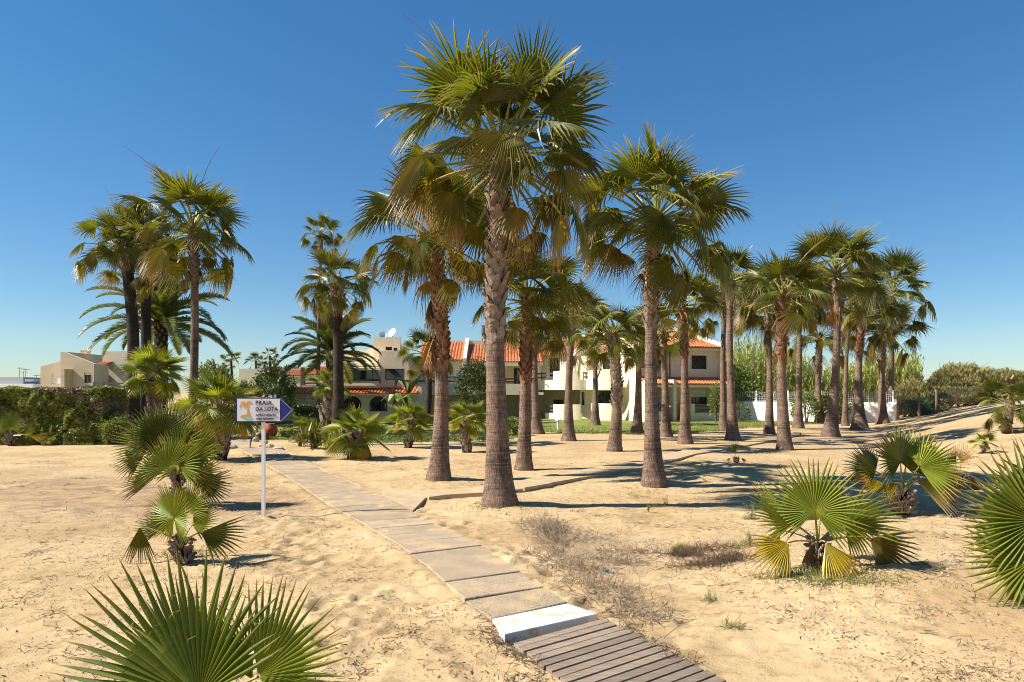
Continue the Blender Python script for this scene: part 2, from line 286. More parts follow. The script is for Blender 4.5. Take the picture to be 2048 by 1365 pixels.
class MB:
    def __init__(s): s.v = []; s.f = []; s.m = []; s.t = []; s.r = []
    def add(s, vs, fs, mi=0, tip=None, rib=None):
        s.r += (rib if rib is not None else [.6]*len(vs))
        k = len(s.v); s.v += [tuple(v) for v in vs]; s.f += [tuple(i+k for i in f) for f in fs]; s.m += [mi]*len(fs)
        s.t += (tip if tip is not None else [0.]*len(vs))
    def box(s, x0, x1, y0, y1, z0, z1, mi=0, T=None):
        vs = [Vector((x, y, z)) for z in (z0, z1) for y in (y0, y1) for x in (x0, x1)]
        if T: vs = [T(v) for v in vs]
        s.add(vs, [(0,2,3,1),(4,5,7,6),(0,1,5,4),(2,6,7,3),(0,4,6,2),(1,3,7,5)], mi)
    def tube(s, pts, rad, n=6, mi=0, cap=True, tip=None):
        pts = [Vector(p) for p in pts]; k0 = len(s.v); rings = []
        for i, p in enumerate(pts):
            d = (pts[min(i+1, len(pts)-1)]-pts[max(i-1, 0)]).normalized()
            a = d.cross(Vector((0, 0, 1)) if abs(d.z) < .95 else Vector((1, 0, 0))).normalized(); b = d.cross(a)
            r = rad[i] if isinstance(rad, (list, tuple)) else rad
            rings.append([p+(a*math.cos(2*math.pi*j/n)+b*math.sin(2*math.pi*j/n))*r for j in range(n)])
        vs = [v for r_ in rings for v in r_]; fs = []
        for i in range(len(pts)-1):
            for j in range(n): fs.append((i*n+j, i*n+(j+1) % n, (i+1)*n+(j+1) % n, (i+1)*n+j))
        if cap: fs.append(tuple(range(n))[::-1]); fs.append(tuple((len(pts)-1)*n+j for j in range(n)))
        s.add(vs, fs, mi)
    def lathe(s, prof, n=16, mi=0, c=(0, 0, 0)):
        vs = []; fs = []
        for r, z in prof: vs += [(c[0]+r*math.cos(2*math.pi*j/n), c[1]+r*math.sin(2*math.pi*j/n), c[2]+z) for j in range(n)]
        for i in range(len(prof)-1):
            for j in range(n): fs.append((i*n+j, i*n+(j+1) % n, (i+1)*n+(j+1) % n, (i+1)*n+j))
        fs.append(tuple(range(n))[::-1]); fs.append(tuple((len(prof)-1)*n+j for j in range(n))); s.add(vs, fs, mi)
    def prism(s, poly, t, T, mi=0):
        # poly: 2-D outline, extruded by t; T maps (a, depth, z) to space
        n = len(poly); vs = [T(Vector((a, 0, z))) for a, z in poly]+[T(Vector((a, t, z))) for a, z in poly]
        fs = [tuple(range(n)), tuple(range(n, 2*n))[::-1]]+[(i, i+n, (i+1) % n+n, (i+1) % n) for i in range(n)]
        s.add(vs, fs, mi)
    def mesh(s, name, mats, smooth=False, tip=False):
        me = bpy.data.meshes.new(name); me.from_pydata(s.v, [], s.f)
        for m in mats: me.materials.append(m)
        me.polygons.foreach_set('material_index', s.m)
        if smooth: me.polygons.foreach_set('use_smooth', [True]*len(s.f))
        if tip: a = me.attributes.new('tip', 'FLOAT', 'POINT'); a.data.foreach_set('value', s.t); a = me.attributes.new('rib', 'FLOAT', 'POINT'); a.data.foreach_set('value', s.r)
        me.update(); return me
    def build(s, name, mats, parent=None, smooth=False, loc=(0, 0, 0), tip=False):
        return link(name, s.mesh(name, mats, smooth, tip), parent, loc)
# ------------------------------------------------------------------ ground
def cells(segs):
    out = [segs[0][0]]
    for a, b, d in segs: out += list(np.linspace(a, b, max(2, int(round((b-a)/d))+1))[1:])
    return np.array(out)
# footprints and small pits in the loose sand
PITS = []
_r = np.random.default_rng(11)
for i in range(260):
    Y = 4.5+_r.random()**1.3*12; X = (_r.random()*1.7-.85)*Y*.8
    PITS.append((X, Y, .07+_r.random()*.10, .006+_r.random()*.016, _r.random()*3.14))
for i in range(200):
    q = 5.5+_r.random()*7; PITS.append((-.47*q+2.9-.95-_r.random()*.9+(_r.random()<.3)*2.6, q, .08+_r.random()*.08, .014+_r.random()*.022, .5+_r.random()))
EDGE = []
def ground_h(X, Y):
    z = ground_base(X, Y)
    near = 1-ss(16, 34, Y)
    z = z+near*((vnoise(X*1.7, Y*1.7)-.5)*.035+(vnoise(X*4.3+7, Y*4.3)-.5)*.016+(vnoise(X*11, Y*11)-.5)*.010+(vnoise(X*23, Y*23)-.5)*.006)
    if EDGE:
        xl = np.interp(Y, EDGE[0], EDGE[1]); xr = np.interp(Y, EDGE[2], EDGE[3]); q = np.maximum(xl-X, X-xr)*.88   # distance outside the walk
        on = (Y > 2) & (Y < 26); nz = .35+1.3*vnoise(X*1.9+3, Y*1.9)
        z = z+np.where(on & (q > -.06), .03*nz*np.exp(-((q-.06)/.16)**2), 0)-np.where(on & (q <= -.06), .06, 0)
    for x, y, r, d, a in PITS:
        m = (np.abs(X-x) < 3*r) & (np.abs(Y-y) < 3*r)
        if not m.any(): continue
        dx = X[m]-x; dy = Y[m]-y; u = dx*math.cos(a)+dy*math.sin(a); v = -dx*math.sin(a)+dy*math.cos(a)
        q = (u/(r*1.5))**2+(v/r)**2; z[m] += -d*np.exp(-q*1.6)+d*.45*np.exp(-((np.sqrt(q)-1.25)/.3)**2)
    return z
def make_ground():
    xs = cells([(-600, -120, 40), (-120, -40, 6), (-40, -14, .6), (-14, -7, .12), (-7, 8, .045), (8, 14, .1), (14, 45, .45), (45, 120, 6), (120, 600, 40)])
    ys = cells([(-30, 2, 2), (2, 4, .2), (4, 12, .045), (12, 18, .08), (18, 30, .2), (30, 60, .6), (60, 120, 5), (120, 1200, 60)])
    X, Y = np.meshgrid(xs, ys); Z = ground_h(X.ravel().copy(), Y.ravel().copy())
    V = np.stack([X.ravel(), Y.ravel(), Z], 1); nx, ny = len(xs), len(ys)
    i = (np.arange(ny-1)[:, None]*nx+np.arange(nx-1)[None, :]).ravel()
    F = np.stack([i, i+1, i+nx+1, i+nx], 1)
    me = mesh_np('ground', V, F, [M['sand']], smooth=True)
    xx, yy = V[:, 0], V[:, 1]
    e = np.exp(-(((xx+6.3)/3.4)**2+((yy-13.2)/2.0)**2))*1.2+np.exp(-(((xx+11)/4)**2+((yy-15)/2.5)**2))*.8
    e = e+np.exp(-(((xx-2.6)/1.6)**2+((yy-9.6)/.9)**2))*.55+np.exp(-(((xx-.95)/.9)**2+((yy-10.)/.8)**2))*.6
    e = e+np.exp(-(((xx-14)/9)**2+((yy-30)/8)**2))*.5
    a = me.attributes.new('earth', 'FLOAT', 'POINT'); a.data.foreach_set('value', np.clip(e, 0, 1).astype(np.float32))
    tag(link('ground', me), kind='structure')
# ------------------------------------------------------------------ palm leaves
Z3 = Vector((0, 0, 1))
def blade(mb, hub, a, n, Rb, span=250, nseg=33, split=.46, fold=.017, droop=.3, tipdroop=1.0, cup=.1, seed=0, mi=0, edge=.72, wild=.12, threads=0):
    rr = random.Random(seed); a = a.normalized(); n = (n-a*n.dot(a)).normalized(); y = n.cross(a)
    ts = [.03, .18, .36, split, .5*(1+split), .5*(1+split)*.45+.55, 1.]
    ts = [.03, split*.42, split*.75, split, split+(1-split)*.36, split+(1-split)*.72, 1.]
    dth = R(span)/nseg
    def line(th, Rl, dr, tdr, off):
        d = (a*math.cos(th)+y*math.sin(th)+n*cup*(1-math.cos(th))).normalized(); p = Vector(hub); out = []; t0 = 0
        for t in ts:
            dt = t-t0; t0 = t
            d = (d-Z3*((dr if t <= split+.01 else tdr)*dt)).normalized(); p = p+d*Rl*dt; out.append((p.copy(), d.copy()))
        return out
    E = []
    for k in range(nseg+1):
        th = -R(span)/2+k*dth; Rl = Rb*(edge+(1-edge)*math.cos(th/2)**2); E.append(line(th, Rl, droop, tipdroop, 0))
    for k in range(nseg):
        th = -R(span)/2+(k+.5)*dth; Rl = Rb*(edge+(1-edge)*math.cos(th/2)**2)*(1+rr.uniform(-wild, wild)*.8)
        odd = rr.random() < .10; td_ = tipdroop*(1+rr.uniform(-.6, .9))+(rr.uniform(.4, 1.8) if odd else 0)
        c = line(th, Rl*(rr.uniform(.6, 1) if odd else 1), droop, td_, 0)
        sw = rr.uniform(-1, 1)*wild*(2.5 if odd else 1)
        vs = []; tp = []
        for i, t in enumerate(ts):
            q, d = c[i]
            up = n*(fold*min(1, t/.5))
            if i <= 3:
                e0, e1 = E[k][i][0], E[k+1][i][0]; m = (e0+e1)/2
                vs += [e0-up, m+up, e1-up]
                if i == 3: mid3 = m; w3 = (e1-e0)/2; q3 = q
            else:
                f = (t-split)/(1-split); w = w3*(1-f)**.75*(1. if f < 1 else .04); q = q+(mid3-q3)+w3.normalized()*(sw*f*f*Rl*.5)
                vs += [q-w-up*.8*(1-f), q+up*(1-f), q+w-up*.8*(1-f)]
            tp += [t]*3
        fs = []
        for i in range(len(ts)-1): b = i*3; fs += [(b, b+1, b+4, b+3), (b+1, b+2, b+5, b+4)]
        vr = rr.uniform(-.25, .2)
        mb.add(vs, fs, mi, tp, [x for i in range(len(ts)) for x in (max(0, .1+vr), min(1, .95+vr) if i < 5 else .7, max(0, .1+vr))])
        for q_ in range(threads):   # curly fibres between the segments
            t0 = rr.choice((3, 4, 5)); v0 = vs[t0*3]; sd = (y*rr.uniform(-1, 1)+a*rr.uniform(-.4, .6)+n*rr.uniform(-.2, .5)).normalized(); L_ = Rb*rr.uniform(.06, .16); w_ = n*.0016+a*.0012
            c1 = v0+sd*L_*.6+n*L_*.3; c2 = v0+sd*L_+a*L_*rr.uniform(-.5, .5)-n*L_*.2
            mb.add([v0-w_, v0+w_, c1+w_, c1-w_, c2], [(0, 1, 2, 3), (3, 2, 4)], mi, [.8]*5, [1.]*5)
def bez(p0, p1, p2, n):
    return [p0*(1-t)**2+p1*2*t*(1-t)+p2*t*t for t in [i/(n-1) for i in range(n)]]
def fan_frond(kind, elev, Lp, arch, Rb, seed, mats, name='frond', **kw):
    # frond whose stalk leaves the crown outwards along +X at the given elevation
    rr = random.Random(seed); mb = MB(); p = Vector((0, 0, 0)); pts = [p.copy()]; e = R(elev); N = 6
    for i in range(N):
        e -= R(arch)/N; p = p+Vector((math.cos(e), 0, math.sin(e)))*Lp/N; pts.append(p.copy())
    mb.tube(pts, [.034-.019*i/N for i in range(N+1)], 4, 1, cap=False)
    bt = kw.pop('btilt', 0); ang = e-R(bt); a = Vector((math.cos(ang), 0, math.sin(ang))); n = Vector((-math.sin(ang), 0, math.cos(ang)))
    q = kw.pop('rollr', .35); roll = rr.uniform(-q, q); n = n+Vector((0, 1, 0))*roll
    blade(mb, p, a, n, Rb, seed=seed, **kw)
    return mb.mesh(name, mats, tip=True)
PET, PETO = M['petiole'], M['petiole_old']
FR = {}
def build_fronds():
    def var(key, n, **k):
        mats = k.pop('mats'); FR[key] = []
        for i in range(n):
            kk = dict(k); kk['elev'] = k['elev']+(i-(n-1)/2)*6
            FR[key].append(fan_frond(key, seed=hash((key, i)) % 9973 if False else len(FR)*31+i*7+3, mats=mats, **kk))
    g = [M['leaf'], PET]; o = [M['olive'], PET]; b = [M['brown'], PETO]; d = [M['dead'], PETO]
    var('a1', 3, elev=76, Lp=.85, arch=12, Rb=.98, mats=g, span=150, droop=.1, tipdroop=.4, cup=.35, btilt=-4, fold=.02, rollr=.8, wild=.2)
    var('a2', 4, elev=58, Lp=.98, arch=16, Rb=1.02, mats=g, span=225, droop=.15, tipdroop=.8, cup=.2, btilt=0, fold=.018, rollr=.8, wild=.2)
    var('a3', 4, elev=36, Lp=1.15, arch=26, Rb=.92, mats=g, span=225, droop=.3, tipdroop=1.4, cup=.05, btilt=14, rollr=.9, wild=.2)
    var('a4', 4, elev=14, Lp=1.3, arch=34, Rb=.9, mats=g, span=205, droop=.45, split=.38, tipdroop=1.9, cup=-.05, btilt=34, rollr=.9, wild=.2)
    var('b4', 3, elev=14, Lp=1.25, arch=34, Rb=.88, mats=o, span=190, droop=.45, split=.34, tipdroop=1.8, cup=0, btilt=44, rollr=.8, wild=.2)
    var('b5', 4, elev=-8, Lp=1.3, arch=36, Rb=.88, mats=o, span=165, droop=.4, split=.34, tipdroop=1.5, cup=0, btilt=50, rollr=.8, wild=.2)
    var('c5', 3, elev=-8, Lp=1.2, arch=36, Rb=.85, mats=b, span=150, droop=.4, split=.28, tipdroop=1.3, cup=0, btilt=52, rollr=.8, wild=.2)
    var('c6', 3, elev=-34, Lp=1.05, arch=28, Rb=.8, mats=b, span=120, droop=.4, split=.25, tipdroop=1.2, cup=0, btilt=34, rollr=.7)
    var('d7', 2, elev=-62, Lp=.45, arch=20, Rb=.95, mats=d, span=70, droop=.4, tipdroop=1.2, cup=0, btilt=8, split=.2, fold=.03)
    y = [M['young'], PET]; yy = [M['yellow'], PETO]
    var('y1', 2, elev=75, Lp=.7, arch=10, Rb=.95, mats=y, span=230, droop=.02, tipdroop=.12, cup=.15, btilt=4, fold=.022, nseg=32)
    var('y2', 3, elev=50, Lp=.85, arch=14, Rb=1.0, mats=y, span=270, droop=.06, tipdroop=.25, cup=.1, btilt=12, fold=.02, nseg=32)
    var('y3', 3, elev=25, Lp=.9, arch=18, Rb=1.0, mats=y, span=270, droop=.1, tipdroop=.4, cup=.05, btilt=22, fold=.02, nseg=32)
    var('y4', 2, elev=0, Lp=.85, arch=22, Rb=.95, mats=y, span=240, droop=.3, tipdroop=.8, cup=-.1, btilt=28, nseg=30)
    var('z4', 2, elev=-2, Lp=.8, arch=24, Rb=.85, mats=yy, span=210, droop=.4, tipdroop=1.0, cup=-.2, btilt=34, nseg=34)
    var('z5', 2, elev=-25, Lp=.6, arch=20, Rb=.6, mats=d, span=130, droop=.8, tipdroop=1.8, cup=-.5, btilt=20, nseg=26)
def date_frond(elev, L, arch, seed):
    rr = random.Random(seed); mb = MB(); p = Vector((0, 0, 0)); e = R(elev); N = 14; pts = [p.copy()]; ds = []
    for i in range(N):
        e -= R(arch)/N*(.5+i/N); d = Vector((math.cos(e), 0, math.sin(e))); p = p+d*L/N; pts.append(p.copy()); ds.append(d)
    mb.tube(pts, [.035-.03*i/N for i in range(N+1)], 4, 1, cap=False)
    K = 84
    for k in range(K):
        f = .1+.9*k/K; i = min(N-1, int(f*N)); q = pts[i].lerp(pts[i+1], f*N-i); d = ds[i]; up = Vector((-d.z, 0, d.x))
        ll = L*.19*math.sin(math.pi*min(1, .16+f*.86))**.6*(1+rr.uniform(-.12, .12))
        for s in (-1, 1):
            v = (d*.75+Vector((0, s, 0))*.75+up*(.32+rr.uniform(-.1, .15))).normalized()
            w = d*.020; m = q+v*ll*.55; t = m+(v-Z3*.45).normalized()*ll*.45
            mb.add([q-w, q+w, m+w*1.1, m-w*1.1, t], [(0, 1, 2, 3), (3, 2, 4)], 0, [.1, .1, .5, .5, .95])
    return mb.mesh('frond', [M['date'], PETO], tip=True)
def boot_mesh(seed, h=.24, w=.075):
    # split base of an old leaf stalk: a curved wedge with a V notch
    rr = random.Random(seed); mb = MB(); o = .02
    prof = [(0, .0, w*.6, .02), (.35*h, .012, w, .018), (.7*h, .026, w*.8, .016), (h*(1+rr.uniform(-.2, .2)), .045+rr.uniform(0, .035), w*.35, .010)]
    vs = []
    for z, x, ww, t in prof: vs += [(x+t, -ww, z), (x+t*1.4, 0, z-.02), (x+t, ww, z), (x-t*.6-.02, 0, z)]
    fs = []
    for i in range(3):
        b = i*4
        for j in range(4): fs.append((b+j, b+(j+1) % 4, b+4+(j+1) % 4, b+4+j))
    fs.append((12, 13, 14, 15)); mb.add(vs, fs, 0)
    return mb
BOOTS = {}
SPIKE = None
def palm_trunk(base, top, r0, rw, rt, seed, bend=(0, 0)):
    # returns axis function and mesh builder in the frame of the base
    H = top.z; rr = random.Random(seed)
    def ax(t): return Vector((top.x*t+bend[0]*math.sin(math.pi*t), top.y*t+bend[1]*math.sin(math.pi*t), H*t))
    def rad(t):
        h = t*H; return rw+(r0-rw)*(.55*math.exp(-h/(.45+.05*H))+.33*math.exp(-h/2.2)+.16*math.exp(-h/.18)-.04)
    return ax, rad
CLS = {'mature': [('a1', .09), ('a2', .2), ('a3', .22), ('a4', .2), ('b4', .09), ('b5', .15), ('c5', .05), ('c6', .04)],
       'green':  [('a1', .1), ('a2', .22), ('a3', .25), ('a4', .24), ('b5', .14), ('c6', .03)],
       'brown':  [('a1', .09), ('a2', .18), ('a3', .2), ('a4', .1), ('b4', .14), ('b5', .15), ('c5', .05), ('c6', .05)],
       'young':  [('y1', .16), ('y2', .26), ('y3', .24), ('y4', .18), ('z4', .1), ('z5', .06)]}
def crown(root, c, n, s, style, seed, flat=1., dead=0, deadz=(-.6, 0), name='frond', tilt=.25):
    rr = random.Random(seed); keys = []
    for k, w in CLS[style]: keys += [k]*max(1, round(w*n*(1 if style == 'young' else rr.uniform(.6, 1.4))))
    az = rr.uniform(0, 360)
    for i, k in enumerate(keys):
        az += 137.5+rr.uniform(-22, 22); me = rr.choice(FR[k])
        o = link(name, me, root, c+Vector((0, 0, -.30*s*i/len(keys))))
        sc = s*rr.uniform(.8, 1.15)
        q = Matrix.Rotation(tilt*rr.uniform(.2, 1.6), 4, 'Y') @ Matrix.Rotation(R(az), 4, 'Z') @ Matrix.Rotation(rr.uniform(-.45, .45), 4, 'X')
        o.rotation_euler = q.to_euler(); o.scale = (sc, sc, sc*rr.uniform(.92, 1.05))
    for i in range(dead):
        az += 137.5; o = link(name, rr.choice(FR['d7']), root, c+Vector((0, 0, rr.uniform(*deadz)*s)))
        if i == 0: o['label'] = 'dead brown frond hanging against the trunk'
        sc = s*rr.uniform(.75, 1.); o.scale = (sc,)*3; o.rotation_euler = (0, rr.uniform(-.1, .15), R(az))
def spear(root, c, s, seed, n=2):
    rr = random.Random(seed)
    for i in range(n):
        mb = MB(); a = rr.uniform(-1, 1); b = rr.uniform(-.5, .5); L = s*rr.uniform(1.9, 2.5)
        pts = bez(c, c+Vector((a*.3, b*.3, 1.))*L*.6, c+Vector((a*.75, b*.6, .95+rr.uniform(-.2, .1)))*L, 7)
        mb.tube(pts, [.016*s, .014*s, .012*s, .010*s, .008*s, .006*s, .003*s], 4)
        mb.build('flower_stalk', [M['stub']], root)
def make_palm(bpx, bpy_, tpx, tpy, rpx, wpx, bootpx, n, style, label, group, name='fan_palm', mat_='trunk', boots='boot', each=True, base_px=None, seed=1, bend=(0, 0), dead=0, deadz=(-1., -.2), spears=2, flare=1.8, Y=None, cat='palm tree', dtop=0):
    base = G(bpx, bpy_) if Y is None else P(bpx, bpy_, Y)
    Yb = base.y; ppm = FPX/Yb; top = P(tpx, tpy, Yb+dtop)-base
    root = empty(name, base, label, cat, group)
    rw = wpx/2/ppm*.88; bend = bend if bend != (0, 0) else (random.Random(seed).uniform(-.16, .16), random.Random(seed+1).uniform(-.1, .1))
    ax, rad = palm_trunk(base, top, rw*flare*(1.08 if each else 1.25), rw, rw*1.02, seed, bend)
    H = top.z; mb = MB(); rr = random.Random(seed); nz = max(8, min(110, int(H/.07))); ns = 20; vs = []; fs = []
    for i in range(nz+1):
        t = i/nz; c = ax(t); r = rad(t)*(1+rr.uniform(-.014, .014))*(.75 if i == nz else 1)
        for j in range(ns):
            a = 2*math.pi*j/ns; q = r*(1+.02*math.sin(a*3+seed+t*3)+(.05*math.sin(a*5+seed) if i < 3 else 0)); vs.append(c+Vector((q*math.cos(a), q*math.sin(a), -.18 if i == 0 else 0)))
    for i in range(nz):
        for j in range(ns): fs.append((i*ns+j, i*ns+(j+1) % ns, (i+1)*ns+(j+1) % ns, (i+1)*ns+j))
    fs.append(tuple(nz*ns+j for j in range(ns))); mb.add(vs, fs)
    mb.build('trunk', [M[mat_]], root, smooth=True)
    if bootpx is not None:
        zb = (bpy_-bootpx)/ppm; t0 = max(0, zb/H); Lb = (1-t0)*H
        sc = rw/.145
        cnt = int(Lb/(.021*sc)); step = 1.
        if cnt > 280: cnt = 280
        bms = BOOTS.setdefault(boots, [boot_mesh(i).mesh('leaf_base', [M[boots]]) for i in range(5)])
        J = MB()
        az = rr.uniform(0, 6)
        for i in range(cnt):
            t = t0+(1-t0)*(i+.5)/cnt; az += 2.39996+rr.uniform(-.06, .06); c = ax(t-.012); r = rad(t)*.82
            s = sc*rr.uniform(.85, 1.15); rot = Matrix.Rotation(az, 4, 'Z') @ Matrix.Rotation(rr.uniform(-.05, .22), 4, 'Y')
            pos = c+Vector((r*math.cos(az), r*math.sin(az), 0))
            if each:
                o = link('leaf_base', bms[i % 5], root, pos); o.rotation_euler = rot.to_euler(); o.scale = (s, s*1.15, s)
            else:
                b = boot_mesh(i % 7); J.add([pos+rot.to_3x3() @ (Vector(v)*s*1.05) for v in b.v], b.f)
        if not each: tag(J.build('leaf_bases', [M[boots]], root), kind='stuff')
    cr = (rpx/ppm)/(1.95 if style == 'young' else 1.88)
    crown(root, ax(1.)-Vector((0, 0, .05)), int(n*1.03), cr, style, seed+50, dead=dead, deadz=deadz)
    if spears: spear(root, ax(1.), cr, seed+9, spears)
    return root
def place_frond(root, base, hub, a, n, Rb, mats, seed, label=None, pr=.014, **kw):
    # a frond of one low palm: curved stalk from the growing point to the hub, blade beyond it
    mb = MB(); b = root.location; p0 = base-b; p2 = hub-b; d = p2-p0; mid = p0+d*.5+Z3*(d.length*.14)
    mb.tube(bez(p0, mid, p2, 6), [pr*1.5, pr*1.3, pr*1.1, pr, pr*.9, pr*.8], 5, 1, cap=False)
    blade(mb, p2, a, n, Rb, seed=seed, **kw)
    o = mb.build('frond', mats, root, tip=True)
    if label: o['label'] = label
    return o
def low_palm(bpx, bpy_, cpx, cpy, rows, label, group, rbase=.08, Y=None, seed=1, boots='boot', name='young_fan_palm'):
    # rows: (hub px, hub py, dy, R px, angle deg, span, normal, material, droop, tipdroop)
    base = G(bpx, bpy_) if Y is None else P(bpx, bpy_, Y); Yb = base.y; ppm = FPX/Yb
    root = empty(name, base, label, 'palm', group); cp = P(cpx, cpy, Yb); rel = cp-base
    mb = MB(); k = 7
    mb.tube([rel*(i/k)+Z3*(-.08 if i == 0 else 0) for i in range(k+1)], [rbase*(1.15-.45*i/k) for i in range(k+1)], 12)
    mb.build('trunk', [M['trunk_dark']], root, smooth=True)
    J = MB(); rr = random.Random(seed)
    for i in range(90):
        t = rr.random(); az = i*2.4; rot = Matrix.Rotation(az, 4, 'Z') @ Matrix.Rotation(rr.uniform(0, .7), 4, 'Y'); bo = boot_mesh(i, h=.13, w=.018); s = rbase/.09
        pos = rel*t*.95+Vector((math.cos(az), math.sin(az), 0))*rbase*.8
        J.add([pos+rot.to_3x3() @ (Vector(v)*s) for v in bo.v], bo.f)
    tag(J.build('leaf_bases', [M[boots]], root), kind='stuff')
    for i, (hx, hy, dy, rp, an, span, nrm, mk, dr, td) in enumerate(rows):
        Yh = Yb+dy; hub = P(hx, hy, Yh); a = Vector((math.cos(R(an)), nrm[3] if len(nrm) > 3 else 0, math.sin(R(an))))
        place_frond(root, cp-Z3*.04, hub, a, Vector(nrm[:3]), rp*Yh/FPX, [M[mk], M['petiole_old'] if mk in ('yellow', 'dead', 'brown') else M['petiole']], seed*17+i,
                    label={'yellow': 'frond turning yellow', 'dead': 'dead brown frond', 'brown': 'browning frond'}.get(mk), span=span, droop=dr, tipdroop=td,
                    nseg=max(14, int(span/6.2)), fold=.011*(rp*Yh/FPX)/.6, cup=.06, split=.5, wild=.11, threads=1 if rp > 90 else 0, edge=(.62 if span < 150 else .8), pr=.011*(rp*Yh/FPX)/.6)
    return root
# ------------------------------------------------------------------ leafy masses
def leaf_cloud(name, C, size, mats, parent=None, asp=1.9, seed=0, up=.3, kind=None, loc=(0, 0, 0), mi=None, bend=.25):
    rg = np.random.default_rng(seed); n = len(C); C = np.asarray(C)
    d = rg.normal(size=(n, 3)); d[:, 2] = d[:, 2]*.7+up; d /= np.linalg.norm(d, axis=1)[:, None]
    e = rg.normal(size=(n, 3)); e -= d*(e*d).sum(1)[:, None]; e /= np.linalg.norm(e, axis=1)[:, None]; nn = np.cross(d, e)
    s = (size*(.6+.8*rg.random(n)))[:, None]; w = s/asp
    V = np.stack([C-d*s*.5, C+e*w*.5+nn*s*.04, C+d*s*.5-nn*s*bend, C-e*w*.5+nn*s*.04], 1).reshape(-1, 3)
    i = np.arange(n)[:, None]*4; F = np.concatenate([i+[0, 1, 2], i+[0, 2, 3]], 0)
    if mi is not None: mi = np.concatenate([mi, mi])
    o = link(name, mesh_np(name, V, F, mats, mi), parent, loc); tag(o, kind=kind); return o
def shell_pts(n, rx, ry, rz, seed, lump=.25, hollow=.55, base=.0):
    rg = np.random.default_rng(seed); d = rg.normal(size=(n, 3)); d /= np.linalg.norm(d, axis=1)[:, None]
    d[:, 2] = np.where(d[:, 2] < -.75, -d[:, 2]*rg.random(n), d[:, 2])
    l = vnoise(d[:, 0]*2.6+seed*3.1+20, d[:, 2]*2.6+d[:, 1]*1.9+20)-.5+.6*(vnoise(d[:, 0]*6+seed+40, d[:, 2]*6+d[:, 1]*5+40)-.5)
    r = (hollow+(1-hollow)*rg.random(n)**.6)*(1+lump*2*l)
    return d*r[:, None]*[rx, ry, rz*.86]+[0, 0, rz*base]
def bush(px, py, wpx, hpx, label, matk='bush', n=2500, leaf=.09, name='shrub', cat='shrub', group=None, Y=None, seed=1, dry=False, asp=1.9, up=.3, mats=None, depth=None, stems=7, low=.42, mixm=None):
    base = G(px, py) if Y is None else P(px, py, Y); ppm = FPX/base.y; w = wpx/ppm; h = P(px, py-hpx, base.y).z
    base.z = g1(base.x, base.y)-.03; h = max(.15, h-base.z)
    root = empty(name, base, label, cat, group); C = shell_pts(n, w/2, (depth or w)/2, h*.56, seed)
    C[:, 2] += h*low; C = C[C[:, 2] > .02]
    mi = None; ms = [M[matk]]
    if mixm: ms.append(M[mixm]); mi = (np.random.default_rng(seed).random(len(C)) < .25).astype(int)
    leaf_cloud('foliage', C, leaf, ms, root, asp, seed, up, 'stuff', mi=mi)
    mb = MB(); rr = random.Random(seed)
    for i in range(stems):
        a = rr.uniform(0, 6.28); q = rr.uniform(.2, .75)
        mb.tube(bez(Vector((rr.uniform(-.1, .1)*w*.3, rr.uniform(-.1, .1), -.08)), Vector((math.cos(a)*w*.12, math.sin(a)*w*.12, h*.4)), Vector((math.cos(a)*w*.42*q, math.sin(a)*w*.3*q, h*rr.uniform(.6, .95))), 5), [.03*h**.5, .025*h**.5, .018*h**.5, .012, .006], 5)
    mb.build('stem', [M['bark']], root)
    return root
